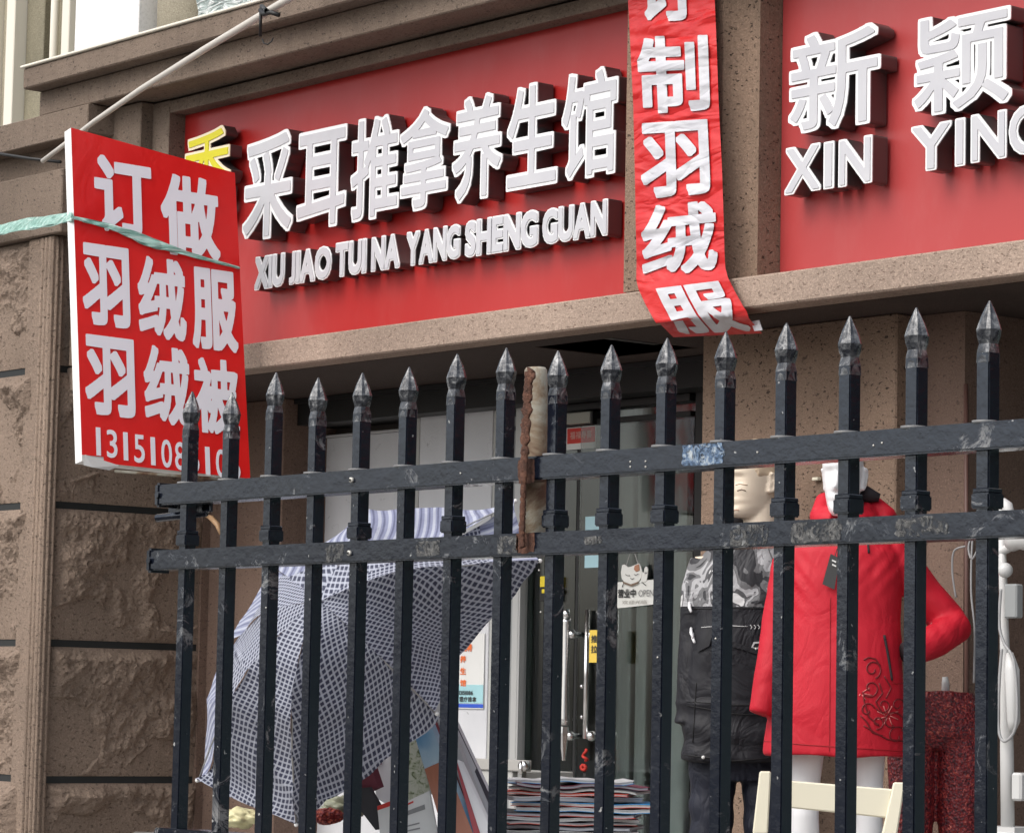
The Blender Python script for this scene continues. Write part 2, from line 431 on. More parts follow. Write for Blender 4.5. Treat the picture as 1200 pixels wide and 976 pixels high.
def rock_block(o, u, v, n, wd, ht, seed, px=.0072):
    """rock faced ashlar: chipped face bulging from a drafted margin"""
    rnd = random.Random(seed); nx = max(6, int(wd/px)); ny = max(6, int(ht/px))
    facets = []
    for k in range(4):
        a = rnd.uniform(-2.6, -.5); s = rnd.uniform(.18, .55)
        facets.append((rnd.uniform(0, wd), rnd.uniform(0, ht), math.cos(a)*s, math.sin(a)*s, rnd.uniform(.038, .075)))
    arcs = [(rnd.uniform(0, wd), rnd.uniform(-.15, ht*.55), rnd.uniform(.16, .34), rnd.uniform(.030, .05)) for _ in range(3)]
    def hgt(x, y):
        p = Vector((x*3.1+seed*7, y*3.1, seed*3.3))
        xw = x+.05*noise.noise(p*2.3); yw = y+.05*noise.noise(p*2.3+Vector((9, 9, 9)))
        h = .070
        for (fx, fy, sx, sy, d) in facets: h = min(h, max(d-(xw-fx)*sx-(yw-fy)*sy, .02))
        h += .030*noise.fractal(p*1.5, .8, 2.2, 5)+.012*noise.noise(p*6)+.007*noise.noise(p*15)
        for (qx, qy, qr, qd) in arcs:
            dd = math.hypot((xw-qx), (yw-qy)*1.3)+.02*noise.noise(p*4)
            if dd < qr: h -= qd*min(1, (qr-dd)/.012)*(.55+.45*(1-dd/qr))
        h += .006*abs(noise.noise(p*16))-.004
        e = min(x, wd-x, y, ht-y); return max(h, .004)*min(1, (e/.055))**.75+.004
    bm = B(); g = []
    for j in range(ny+1):
        row = []
        for i in range(nx+1):
            x = wd*i/nx; y = ht*j/ny; row.append(bm.verts.new(o+u*x+v*y+n*hgt(x, y)))
        g.append(row)
    for j in range(ny):
        for i in range(nx):
            bm.faces.new((g[j][i], g[j][i+1], g[j+1][i+1], g[j+1][i]))
    # sides
    def back(vv): return vv
    edges = [[g[0][i] for i in range(nx+1)], [g[j][nx] for j in range(ny+1)], [g[ny][i] for i in range(nx, -1, -1)], [g[j][0] for j in range(ny, -1, -1)]]
    for e in edges:
        bk = [bm.verts.new(vv.co - n*.06) for vv in e]
        for i in range(len(e)-1): bm.faces.new((e[i+1], e[i], bk[i], bk[i+1]))
    bmesh.ops.remove_doubles(bm, verts=bm.verts, dist=.0002)
    return bm
JG = .015
k = 0
for a in range(len(zj)-1):
    zt, zbm = zj[a]-JG*(a > 0), zj[a+1]+JG
    for side in (0, 1):
        if side == 0: o, u, n, wd = Vector((XP-.13-.95, YP+.03, zbm)), Vector((1, 0, 0)), Vector((0, -1, 0)), .95
        else: o, u, n, wd = Vector((XP-.03, YP+.062, zbm)), Vector((0, 1, 0)), Vector((1, 0, 0)), 7.63-(YP+.062)
        k += 1
        mk('stone_block', rock_block(o, u, Vector((0, 0, 1)), n, wd, zt-zbm, k*5+side), M_ROCK, core, smooth=False)
# flat end strip between pillar blocks and recess wall
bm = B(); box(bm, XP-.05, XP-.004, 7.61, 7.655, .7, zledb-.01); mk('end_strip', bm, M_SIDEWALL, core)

# ------------------------------------------------------------------ upper storey behind the cornice
zu0, zu1 = zf1t-.3, 6.5
upw = thing('upper_storey', 'beige and white upper storey wall with cream strips above the cornice at top left', 'wall', (-13, 8.2, zu0))
YU = 8.1
def ucol(x, Y=YU): return at(x, 60, Y).x
bm = B(); box(bm, -22, XR, YU+.05, YU+.5, zledb+.3, zu1); mk('cladding', bm, M_UPPER, upw)
for (a, b, d, m_, nm) in ((-2, 3, .06, M_CREAM, 'cream_strip'), (3, 26, .0, M_UPPER, 'cladding_panel'), (26, 36, .10, M_CREAM, 'cream_strip'), (36, 57, .03, M_UPPER_D, 'cladding_panel'),
                      (67, 91, .0, M_UPPER_D, 'cladding_panel'), (91, 100, .10, M_CREAM, 'cream_strip'), (100, 111, .03, M_UPPER_D, 'cladding_panel'), (111, 186, .12, M_WHITEW, 'white_panel')):
    bm = B(); box(bm, ucol(a), ucol(b)-.002, YU-d, YU+.06, zledb+.31, zu1-.01, .004); mk(nm, bm, m_, upw)
bm = B(); p0, p1 = ucol(187), ucol(243); rr = (p1-p0)
tube(bm, [((p0+p1)/2, YU+.12, zu0), ((p0+p1)/2, YU+.12, zu1)], rr*.56, 28); mk('round_column', bm, M_UPPER, upw)
bm = B(); xx = ucol(63, YU-.06); tube(bm, [(xx+.0, YU-.06, zledb+.3), (xx, YU-.06, zu1)], .022, 12)
tube(bm, [(xx-.05, YU-.08, zf1t+.25), (xx-.05, YU-.08, zf1t-.2)], .016, 10)
tag(mk('drain_pipe', bm, M_CREAM), 'thin cream drain pipe running down the beige wall at top left', 'pipe')
def crinkle():
    m = mat('clear_plastic_sheet', (.6, .66, .64), .15, spec=.6); g = G(m)
    a = g.noise(6, 4, .6, vec=g.mapping((1, 1, 3), (0, .6, 0)), dist=2.5)
    g.color(g.ramp(a, [(.35, (.20, .26, .25)), (.5, (.42, .48, .46)), (.58, (.85, .88, .87)), (.66, (.35, .42, .4))])); g.bump(a, 1, .04); return m
bm = B()
pa, pb = ucol(245), ucol(345)
for i in range(12):
    pass
n_ = 24; g0 = []
for j in range(2*n_+1):
    row = []
    for i in range(n_+1):
        x = pa+(pb-pa)*i/n_; z = zu0+1.3*j/(2*n_)
        row.append(bm.verts.new((x, YU-.1+.05*noise.noise(Vector((x*5, z*5, 1)))+.03*noise.noise(Vector((x*14, z*9, 4))), z)))
    g0.append(row)
for j in range(2*n_):
    for i in range(n_): bm.faces.new((g0[j][i], g0[j][i+1], g0[j+1][i+1], g0[j+1][i]))
tag(mk('plastic_sheet', bm, crinkle(), smooth=True), 'crumpled clear plastic sheet covering the upstairs window above the cornice', 'plastic sheet')

# ================================================================== SIGNS
GL = {}
import numpy as np
FIELD = {}
def field(ch):
    """signed distance field of a character (positive outside), so that strokes can be thickened cleanly"""
    if ch in FIELD: return FIELD[ch]
    c = bpy.data.curves.new('t', 'FONT'); c.body = ch; c.size = 1; c.resolution_u = 4
    o = bpy.data.objects.new('t', c); col.objects.link(o); bpy.context.view_layer.update()
    me = bpy.data.meshes.new_from_object(o); bpy.data.objects.remove(o); bpy.data.curves.remove(c)
    me.calc_loop_triangles()
    V = np.array([v.co[:2] for v in me.vertices]); T = np.array([t.vertices[:] for t in me.loop_triangles])
    cnt = {}
    for t in T:
        for i in range(3):
            e = tuple(sorted((t[i], t[(i+1) % 3]))); cnt[e] = cnt.get(e, 0)+1
    E_ = np.array([e for e, k in cnt.items() if k == 1])
    h = .0062; pad = .09; x0, y0 = V.min(0)-pad; x1, y1 = V.max(0)+pad
    nx, ny = int((x1-x0)/h)+2, int((y1-y0)/h)+2
    gx, gy = np.meshgrid(x0+h*np.arange(nx), y0+h*np.arange(ny)); P = np.stack([gx.ravel(), gy.ravel()], 1)
    ins = np.zeros(len(P), bool)
    for t in T:
        a, b, c_ = V[t[0]], V[t[1]], V[t[2]]
        m = (P[:, 0] >= min(a[0], b[0], c_[0])) & (P[:, 0] <= max(a[0], b[0], c_[0])) & (P[:, 1] >= min(a[1], b[1], c_[1])) & (P[:, 1] <= max(a[1], b[1], c_[1])) & ~ins
        idx = np.nonzero(m)[0]
        if not len(idx): continue
        Q = P[idx]; f = lambda p, q: (Q[:, 0]-q[0])*(p[1]-q[1])-(p[0]-q[0])*(Q[:, 1]-q[1])
        d1, d2, d3 = f(a, b), f(b, c_), f(c_, a)
        ins[idx[~(((d1 < 0) | (d2 < 0) | (d3 < 0)) & ((d1 > 0) | (d2 > 0) | (d3 > 0)))]] = True
    best = np.full(len(P), 9.)
    for e in E_:
        a, b = V[e[0]], V[e[1]]; d = b-a; L = d@d
        if L < 1e-12: continue
        t = np.clip(((P-a)@d)/L, 0, 1); q = np.abs(P-a-t[:, None]*d)
        dist = .25*np.hypot(q[:, 0], q[:, 1])+.75*q.max(1)
        best = np.minimum(best, dist)
    sd = np.where(ins, -best, best).reshape(ny, nx)
    bpy.data.meshes.remove(me)
    FIELD[ch] = (sd, x0, y0, h); return FIELD[ch]
def contours(sd, x0, y0, h, lev):
    D = sd-lev; ny, nx = D.shape; seg = {}
    def ip(j, i, jj, ii):
        a, b = D[j, i], D[jj, ii]; t = a/(a-b); return (x0+h*(i+(ii-i)*t), y0+h*(j+(jj-j)*t))
    S = D < 0; C = S[:-1, :-1]*1+S[:-1, 1:]*2+S[1:, 1:]*4+S[1:, :-1]*8
    nxt = {}; pos = {}
    for j, i in zip(*np.nonzero((C > 0) & (C < 15))):
        c = int(C[j, i]); e = {'b': (j, i, j, i+1, ('h', j, i)), 'r': (j, i+1, j+1, i+1, ('v', j, i+1)), 't': (j+1, i, j+1, i+1, ('h', j+1, i)), 'l': (j, i, j+1, i, ('v', j, i))}
        tab = {1: ['lb'], 2: ['br'], 3: ['lr'], 4: ['rt'], 5: ['lb', 'rt'], 6: ['bt'], 7: ['lt'], 8: ['tl'], 9: ['tb'], 10: ['br', 'tl'], 11: ['tr'], 12: ['rl'], 13: ['rb'], 14: ['bl']}[c]
        for p, q in tab:
            for k in (p, q): pos[e[k][4]] = ip(*e[k][:4])
            nxt[e[p][4]] = e[q][4]
    out = []
    while nxt:
        k0 = next(iter(nxt)); k = k0; ring = []
        while k in nxt: ring.append(pos[k]); k = nxt.pop(k)
        if len(ring) > 7: out.append(ring)
    return out
def simplify(r, tol=.0021):
    P = np.array(r); n = len(P); i0 = 0; i1 = int(np.argmax(np.hypot(*(P-P[0]).T)))
    keep = {i0, i1}
    def dp(a, b):
        if b-a < 2: return
        A, Bq = P[a], P[b % n]; d = Bq-A; L = math.hypot(*d) or 1e-9; Q = P[a+1:b]
        dd = np.abs((Q[:, 0]-A[0])*d[1]-(Q[:, 1]-A[1])*d[0])/L; k = int(np.argmax(dd))
        if dd[k] > tol: keep.add(a+1+k); dp(a, a+1+k); dp(a+1+k, b)
    dp(0, i1); dp(i1, n); return [tuple(P[i]) for i in sorted(keep)]
def glyph(ch, off, ext, res=4):
    key = (ch, off, ext)
    if key in GL: return GL[key]
    c = bpy.data.curves.new('t', 'CURVE'); c.dimensions = '2D'; c.fill_mode = 'BOTH'; c.extrude = ext
    for r in contours(*field(ch), off):
        r = simplify(r)
        if len(r) < 3: continue
        sp = c.splines.new('POLY'); sp.points.add(len(r)-1); sp.use_cyclic_u = True
        for p, q in zip(sp.points, r): p.co = (q[0], q[1], 0, 1)
    o = bpy.data.objects.new('t', c); col.objects.link(o); bpy.context.view_layer.update()
    me = bpy.data.meshes.new_from_object(o); bpy.data.objects.remove(o); bpy.data.curves.remove(c)
    GL[key] = me; return me
def bbox(me):
    xs = [v.co.x for v in me.vertices]; ys = [v.co.y for v in me.vertices]; return min(xs), max(xs), min(ys), max(ys)
def glyph_bm(ch, off, rect, o, u, v, n, d0, d1, ref_off=None, mat_=0):
    """glyph fitted to rect (u0,u1,v0,v1) on plane (o,u,v,n), from depth d0 to d1 along n; ref_off: offset whose box fills the rect"""
    me = glyph(ch, off, .5); ref = glyph(ch, off if ref_off is None else ref_off, .5); a, b, c, d = bbox(ref)
    sx = (rect[1]-rect[0])/(b-a); sy = (rect[3]-rect[2])/(d-c)
    t = bmesh.new(); t.from_mesh(me)
    for vv in t.verts:
        x, y, z = vv.co; vv.co = o+u*(rect[0]+(x-a)*sx)+v*(rect[2]+(y-c)*sy)+n*(d0+(z+.5)*(d1-d0))
    for f in t.faces: f.material_index = mat_
    return t
NF = Vector((0, -1, 0)); UX = Vector((1, 0, 0)); UZ = Vector((0, 0, 1))
def rect_on(xl, xr, yt, yb, Y):
    xm, ym = (xl+xr)/2, (yt+yb)/2
    return (XX(xl, ym, Y), XX(xr, ym, Y), ZZ(xm, yb, Y), ZZ(xm, yt, Y))
def channel_letter(name, ch, px, parent, Yfront, depth, off=.035, inset=.03, rim=M_RIM, face=M_FACE, label=None):
    r = rect_on(*px, Yfront); o = Vector((0, Yfront, 0))
    bm = B()
    t = glyph_bm(ch, off, r, o, UX, UZ, NF, -depth, -.004, mat_=1); merge(bm, t)
    t = glyph_bm(ch, off, r, o, UX, UZ, NF, -.004, 0, mat_=0); merge(bm, t)
    L = mk(name, bm, [rim, M_RET], parent)
    if label: L['label'] = label
    me = glyph_bm(ch, off-inset, r, o, UX, UZ, NF, -.001, .003, ref_off=off)
    mk('letter_face', me, face, L)
    return L
YS = YPAN-.085
def sheet(name, x0, x1, z0, z1, m_, parent):
    bm = B(); box(bm, x0, x1, YPAN, YPAN+.04, z0, z1); return mk(name, bm, m_, parent)
sg = thing('shop_sign', 'wide red massage shop sign with silver-white Chinese characters 采耳推拿养生馆 and pinyin beneath', 'sign', (-9.5, YPAN, zledt))
p_ = sheet('sign_panel', fxi-.01, pxL+.02, zledt-.01, z1-.02, M_RED, sg)
channel_letter('character', '秀', (214, 270, 151, 262), sg, YS, .06, .03, .028, M_YRIM, M_YEL, 'yellow character half hidden behind the red board')
for ch, px in zip('采耳推拿养生馆', ((285, 344, 156, 280), (348, 406, 151, 268), (411, 468, 136, 257), (468, 527, 125, 246), (530, 589, 111, 235), (594, 654, 97, 220), (658, 724, 81, 209))):
    channel_letter('character', ch, px, sg, YS, .075, .042, .030)
def word(txt, px, parent, Yf, depth, off, inset, gap=.02):
    r = rect_on(*px, Yf); ws = []
    for ch in txt: a, b, c, d = bbox(glyph(ch, off, .5)); ws.append(b-a)
    tot = sum(ws)+gap*(len(txt)-1); s = (r[1]-r[0])/tot; x = r[0]; o = Vector((0, Yf, 0))
    for ch, w_ in zip(txt, ws):
        rr = (x, x+w_*s, r[2], r[3]); bm = B()
        merge(bm, glyph_bm(ch, off, rr, o, UX, UZ, NF, -depth, -.004, mat_=1)); merge(bm, glyph_bm(ch, off, rr, o, UX, UZ, NF, -.004, 0, mat_=0))
        L = mk('letter', bm, [M_RIM, M_RET], parent)
        mk('letter_face', glyph_bm(ch, off-inset, rr, o, UX, UZ, NF, -.001, .003, ref_off=off), M_FACE, L)
        x += (w_+gap)*s
for t_, px in (('XIU', (298.6, 335, 298.5, 338)), ('JIAO', (339, 390, 291, 330.5)), ('TUI', (393, 431, 282, 323)), ('NA', (435, 470, 275.6, 316.6)),
               ('YANG', (476.4, 541, 267, 308)), ('SHENG', (545, 632.5, 252, 296)), ('GUAN', (635.6, 713.6, 239, 282))):
    word(t_, (px[0], px[1]-1.6, px[2], px[3]), sg, YS+.012, .065, .074, .034, -.032)
sg2 = thing('shop_sign', 'red sign at the right with white characters 新颖 and the pinyin XIN YING', 'sign', (-5.5, YPAN, zledt))
sheet('sign_panel', c1+.003, XR-.1, zledt-.01, z1-.02, M_RED2, sg2)
for ch, px in (('新', (924, 1032, 33, 152)), ('颖', (1069, 1186, 12, 130))):
    channel_letter('character', ch, px, sg2, YS, .075, .040, .031)
for ch, px in (('X', (919.5, 962, 170.5, 226)), ('I', (965, 977.5, 166, 221.5)), ('N', (982.5, 1022, 161, 217)), ('Y', (1067.5, 1115, 145, 200)), ('I', (1119, 1131, 138.5, 195)), ('N', (1137.5, 1179.5, 131.5, 188.5)), ('G', (1182, 1222, 122, 182))):
    L = channel_letter('letter', ch, px, sg2, YS, .07, .045, .032)

# ------------------------------------------------------------------ hanging red board
nB = Vector((.95, -.12, .13)).normalized()
pB = Vector((-9.85, 6.80, ZZ(275, 380, 6.8)))
uB = UZ.cross(nB); uB.normalize(); vB = nB.cross(uB)
if uB.y < 0: uB = -uB; vB = nB.cross(uB)
if vB.z < 0: vB = -vB
# corners read off the sheet, squared up by the plane
def onB(x, y): p = atplane(x, y, pB, nB)-pB; return p.dot(uB), p.dot(vB)
cs = [onB(96, 540), onB(293, 561), onB(275, 203), onB(83, 150)]
brd = thing('hanging_board', 'red hanging board advertising made-to-order down clothing, tied up with green string', 'sign', pB+uB*cs[0][0]+vB*cs[0][1])
bm = B(); hexa(bm, [pB+uB*a+vB*b for a, b in cs]+[pB+uB*a+vB*b-nB*.058 for a, b in cs]); mk('foam_core', bm, M_FOAM, brd)
# vinyl face: gently warped sheet, torn at the lower left corner
def bl(s, t):
    a = [cs[0][i]*(1-s)+cs[1][i]*s for i in (0, 1)]; b = [cs[3][i]*(1-s)+cs[2][i]*s for i in (0, 1)]
    return a[0]*(1-t)+b[0]*t, a[1]*(1-t)+b[1]*t
bm = B(); N_, M__ = 40, 56; g0 = []
for j in range(M__+1):
    row = []
    for i in range(N_+1):
        s, t = i/N_, j/M__; a, b = bl(s, t)
        d = .002+.0015*abs(noise.noise(Vector((s*3, t*4, 2))))+.003*max(0, 1-t*5)*abs(noise.noise(Vector((s*5, t*14, 5))))
        row.append(bm.verts.new(pB+uB*a+vB*b+nB*d))
    g0.append(row)
for j in range(M__):
    for i in range(N_):
        if (1-i/14) > (j/2.6): 
            if i < 5 and j < 1: continue
        bm.faces.new((g0[j][i], g0[j][i+1], g0[j+1][i+1], g0[j+1][i]))
mk('vinyl_face', bm, M_BOARD, brd, smooth=True)
def board_glyph(ch, xl, xr, yt, yb, off=.035, lift=.0062):
    xm, ym = (xl+xr)/2, (yt+yb)/2
    u0, u1 = onB(xl, ym)[0], onB(xr, ym)[0]; v0, v1 = onB(xm, yb)[1], onB(xm, yt)[1]
    sl_ = (cs[1][1]-cs[0][1])/(cs[1][0]-cs[0][0])
    t = glyph_bm(ch, off, (u0, u1, v0, v1), pB, uB, (vB), nB, lift-.0005, lift)
    for vv in t.verts:                      # follow the slope of the board's lower edge
        a = (vv.co-pB).dot(uB); vv.co += vB*((a-(u0+u1)/2)*sl_)
    mk('character', t, M_PRINT, brd)
for a in (('订', 110, 177, 186, 276), ('做', 188, 256, 207, 302), ('羽', 96, 151, 288, 383), ('绒', 161, 217, 303, 398), ('服', 224, 277, 316, 411), ('羽', 99, 157, 395, 488), ('绒', 168, 222, 407, 498), ('被', 227, 279, 421, 509)):
    board_glyph(*a)
for i, ch in enumerate('13151086106'):
    cx = 114.5+i*16.0; cyy = 518+(cx-114)*.178
    wv = 2.7 if ch == '1' else 6.2
    board_glyph(ch, cx-wv, cx+wv, cyy-17, cyy+16, .004 if ch == '1' else .010)
bm = B()                                                  # torn clear foil at the corner
a = [atplane(x, y, pB+nB*.02, nB) for x, y in ((96, 534), (99, 533), (118, 539), (140, 546), (128, 551), (108, 548), (98, 545))]
f = bm.faces.new([bm.verts.new(p+nB*(.006*(i % 2))) for i, p in enumerate(a)])
bmesh.ops.solidify(bm, geom=[f], thickness=.002)
mk('torn_foil', bm, mat('torn_foil', (.62, .62, .6), .25), brd)
bm = B()
for (x0, y0, x1, y1) in ((96, 540, 292, 561),):
    p0, p1 = atplane(x0+40, y0+9, pB, nB), atplane(x1, y1, pB, nB)
    tube(bm, [p0-vB*.008-nB*.01, p1-vB*.006-nB*.01], .006, 6)
mk('edge_strip', bm, M_PIPE, brd)
# green string
def string_mat():
    m = mat('green_plastic_string', (.28, .55, .46), .35, spec=.5); g = G(m)
    a = g.noise(26, 4, .6, vec=g.mapping((.4, .4, 5)), dist=.5)
    g.color(g.ramp(a, [(.35, (.16, .36, .30)), (.5, (.33, .58, .50)), (.68, (.68, .84, .78))])); g.bump(a, .8, .01); return m
bm = B()
P = [at(-160, 283, YP-.12), at(-60, 276, YP-.1), at(0, 269, YP-.08)]
P.append(P[-1].lerp(atplane(84, 255, pB, nB), .45)+Vector((0, 0, .004)))
P += [atplane(84, 254.5, pB+nB*.012, nB), atplane(86, 255, pB+nB*.016, nB), atplane(128, 265, pB+nB*.02, nB), atplane(175, 283, pB+nB*.02, nB), atplane(215, 296, pB+nB*.02, nB), atplane(280, 314, pB+nB*.016, nB), atplane(280.5, 314, pB-nB*.036, nB)]
Wd = [.022, .022, .024, .026, .02, .006, .012, .022, .010, .005, .005]
for i in range(len(P)-1):                                # flat folded ribbon, two leaves
    for s in (0, 1):
        a0, a1 = P[i], P[i+1]; w0, w1 = Wd[i], Wd[i+1]; K = 10
        nn = nB if i >= 5 else Vector((.5, -.8, .2))
        prevs = None
        for k in range(K+1):
            t = k/K; c = a0.lerp(a1, t); ww = w0*(1-t)+w1*t
            ph = (i*K+k)*.5+s*2; wob = .35*math.sin(ph)
            q0 = c+UZ*ww*(.9+wob*.3)-nn*.004*s; q1 = c-UZ*ww*(.9-wob*.3)+nn*.006*math.sin(ph*1.7)
            cur = (bm.verts.new(q0), bm.verts.new((q0+q1)/2+nn*.008*math.cos(ph)), bm.verts.new(q1))
            if prevs:
                bm.faces.new((prevs[0], cur[0], cur[1], prevs[1])); bm.faces.new((prevs[1], cur[1], cur[2], prevs[2]))
            prevs = cur
tag(mk('plastic_string', bm, string_mat(), smooth=True), 'green plastic string tied round the red hanging board and stretching left over the pillar', 'string')
# pole with hook
bm = B()
pa = [at(50, 189, 6.60), at(75, 170, 6.59), at(110, 143, 6.58), at(165, 105, 6.57), at(240, 58, 6.57), at(330, 4, 6.57), at(420, -48, 6.57)]
tube(bm, pa, [.010, .010, .0105, .012, .0135, .0145, .0145], 12)
pole = tag(mk('banner_pole', bm, mat('white_pole', (.52, .49, .44), .4)), 'long thin white pole leaning across the cornice behind the red hanging board', 'pole')
bm = B()
hk = at(310, 12, 6.56)
tube(bm, [at(305.5, 14, 6.55), at(305, 43, 6.57)], .006, 8)
tube(bm, [at(305, 12, 6.55), at(309, 17, 6.545), at(318, 15, 6.55), at(327, 18, 6.56)], .009, 8)
tube(bm, [at(307, 8, 6.6), at(312, 13, 6.54), at(316, 10, 6.6)], .010, 8)
mk_hook = bm; bm = B(); tube(bm, [at(307.5, 46, 6.68), at(309, 51, 6.68), at(314, 52.5, 6.68), at(318, 49, 6.68), at(320, 45, 6.7)], .003, 6)
wh = tag(mk('wall_hook', mk_hook, M_BLACK), 'black iron hook tying the white pole to the cornice', 'hook'); mk('loose_end', bm, M_BLACK, wh)
bm = B(); tube(bm, [at(-60, 163, 6.72), at(0, 180.5, 6.72), at(35, 186, 6.74), at(71, 190, 6.78)], .007, 8)
tag(mk('black_cable', bm, M_BLACK), 'black cable sagging under the capital of the stone pillar', 'cable')

# ------------------------------------------------------------------ vertical banner
ban_rows = [(-60, 730, 832), (0, 736, 837.5), (60, 739, 840), (120, 742, 842), (200, 744, 846), (260, 745, 848), (300, 746, 849), (320, 745.5, 850), (332, 748, 853), (350, 756.5, 862), (368, 766.5, 872), (378, 774, 880), (386, 782, 887), (393, 789, 893)]
def ban_Y(y):
    if y < 318: return YFR-.045
    if y < 330: return YFR-.045+(YLED-.018-(YFR-.045))*(y-318)/12
    if y < 372: return YLED-.018
    return YLED-.018+(y-372)/21*.14
def ban_pt(s, y, lift=0):
    for i in range(len(ban_rows)-1):
        if y <= ban_rows[i+1][0] or i == len(ban_rows)-2:
            a, b = ban_rows[i], ban_rows[i+1]; t = (y-a[0])/(b[0]-a[0]); break
    xl, xr = a[1]+(b[1]-a[1])*t, a[2]+(b[2]-a[2])*t
    sl_ = -.125+(y-330)*-.00031        # the cloth hangs level: rows follow the wall's perspective
    xm = (xl+xr)/2; x = xl+(xr-xl)*s; yy = y+(x-xm)*(sl_+(.10 if y > 372 else 0))
    Y = ban_Y(y)
    q = Vector((s*2.2, y*.013, 3))
    wr = .010*noise.noise(q)+.014*noise.noise(Vector((s*1.6+y*.004, y*.045, 7)))+.006*noise.noise(Vector((s*5, y*.09, 1)))
    amp = 1 if y < 300 else .5
    return at(x, yy, Y-.012-abs(wr)*amp-lift)
bm = B(); nb, mb = 26, 150; g0 = []
for j in range(mb+1):
    y = -60+(453)*j/mb; g0.append([bm.verts.new(ban_pt(i/nb, y)) for i in range(nb+1)])
for j in range(mb):
    for i in range(nb): bm.faces.new((g0[j][i], g0[j][i+1], g0[j+1][i+1], g0[j+1][i]))
ban = mk('cloth_banner', bm, M_BANR, smooth=True); tag(ban, 'long wrinkled red vertical banner with white characters hanging over the pilaster between the signs', 'banner')
def ban_glyph(ch, s0, s1, y0, y1, off=.03):
    me = glyph(ch, off, 0); a, b, c, d = bbox(me)
    t = bmesh.new(); t.from_mesh(me)
    for vv in t.verts: vv.co = Vector(((vv.co.x-a)/(b-a), (vv.co.y-c)/(d-c), 0))
    for k in range(1, 16): bmesh.ops.bisect_plane(t, geom=t.verts[:]+t.edges[:]+t.faces[:], plane_co=(0, k/16, 0), plane_no=(0, 1, 0))
    for k in range(1, 12): bmesh.ops.bisect_plane(t, geom=t.verts[:]+t.edges[:]+t.faces[:], plane_co=(k/12, 0, 0), plane_no=(1, 0, 0))
    for vv in t.verts: vv.co = ban_pt(s0+(s1-s0)*vv.co.x, y1+(y0-y1)*vv.co.y, .0055)
    mk('character', t, M_BANW, ban, smooth=True)
for a in (('订', .10, .80, -56, 25), ('制', .07, .90, 42, 132), ('羽', .07, .86, 142, 230), ('绒', .06, .92, 238, 321), ('服', .12, .93, 334, 390)): ban_glyph(*a)
bm = B(); q = [at(x, y, ban_Y(386)-.03) for x, y in ((880, 377), (889, 375), (893, 387), (884, 388))]
hexa(bm, q+[p+Vector((0, .004, 0)) for p in q]); mk('banner_tab', bm, M_BANW, ban)

# ================================================================== DOORS AND SHOP INTERIOR
YG = 7.88
def quadbox(bm, xl, xr, yt, yb, Y, dep, bev=.002, mat=0, ym=None):
    """box on a facade plane bounded by photo columns and rows (rows taken at the middle column)"""
    ym = ym if ym is not None else (yt+yb)/2; xm = (xl+xr)/2
    box(bm, XX(xl, ym, Y), XX(xr, ym, Y), Y, Y+dep, ZZ(xm, yb, Y), ZZ(xm, yt, Y), bev, 1, mat)
ent = thing('shop_entrance', 'shop entrance with white boarded leaf at left and dark glass doors under the massage sign', 'door', (-9.3, YG, .7))
FB = 1220                                        # rows down to the terrace floor
def zrow(x, y, Y): return ZZ(x, y, Y)
def vbox(bm, xl, xr, ytop, Y, dep, mat=0, bev=.002, ym=560, zbot=.7):
    xm = (xl+xr)/2; box(bm, XX(xl, ym, Y), XX(xr, ym, Y), Y, Y+dep, zbot, ZZ(xm, ytop, Y), bev, 1, mat)
bm = B(); vbox(bm, 300, 486, 489, YG+.05, .04, ym=500, zbot=ZZ(400, 509, YG)); mk('transom_panel', bm, mat('transom_brown', (.075, .062, .055), .6), ent)
bm = B(); vbox(bm, 331, 346, 508, YG-.02, .06); vbox(bm, 346, 486, 507, YG-.01, .02, zbot=ZZ(410, 511, YG)); vbox(bm, 470, 486, 500, YG-.015, .05); mk('door_frame', bm, mat('grey_white_frame', (.45, .45, .46), .45), ent)
bm = B(); vbox(bm, 347, 470, 511.5, YG, .03); dl = mk('white_leaf', bm, M_WDOOR, ent)
bm = B(); vbox(bm, 491, 576, 480, YG-.05, .02); mk('white_board', bm, M_WDOOR, ent)
bm = B(); vbox(bm, 484, 490.5, 480, YG-.04, .03); vbox(bm, 577, 584, 470, YG-.045, .04); mk('board_frame', bm, mat('pale_frame', (.42, .42, .40), .45), ent)
bm = B(); vbox(bm, 584, 603, 460, YG-.03, .05); mk('door_post', bm, M_ALU, ent)
bm = B(); vbox(bm, 603, 610, 460, YG-.05, .05); vbox(bm, 610.3, 612, 460, YG-.052, .03); mk('steel_post', bm, mat('pale_steel', (.46, .46, .45), .4, metal=.3), ent)
# glass leaves
def pane(name, xl, xr, yt, Y, parent, zbot=.74):
    bm = B(); xm = (xl+xr)/2
    box(bm, XX(xl, 560, Y), XX(xr, 560, Y), Y, Y+.010, zbot, ZZ(xm, yt, Y)); return mk(name, bm, M_GLASS, parent)
pane('glass_pane', 612.5, 640, 497, YG, ent)
pane('glass_pane', 641, 676, 497, YG+.004, ent)
gl = pane('glass_door', 680, 813, 494, YG-.015, ent)
bm = B(); z_t = ZZ(700, 492, YG)
box(bm, XX(604, 480, YG), XX(816, 480, YG), YG-.03, YG+.05, z_t-.02, z_t+.0, .002)
box(bm, XX(604, 480, YG), XX(816, 480, YG), YG-.035, YG+.05, zb-.03, zb-.002, .002); mk('transom_bar', bm, M_BLACK, ent)
bm = B(); box(bm, XX(604, 480, YG), XX(816, 480, YG), YG+.01, YG+.018, z_t, zb-.03); mk('transom_glass', bm, M_GLASS, ent)
bm = B(); vbox(bm, 813.5, 824, 440, YG-.02, .06); vbox(bm, 676.3, 679.6, 492, YG+.0, .02); mk('black_frame', bm, M_BLACK, ent)
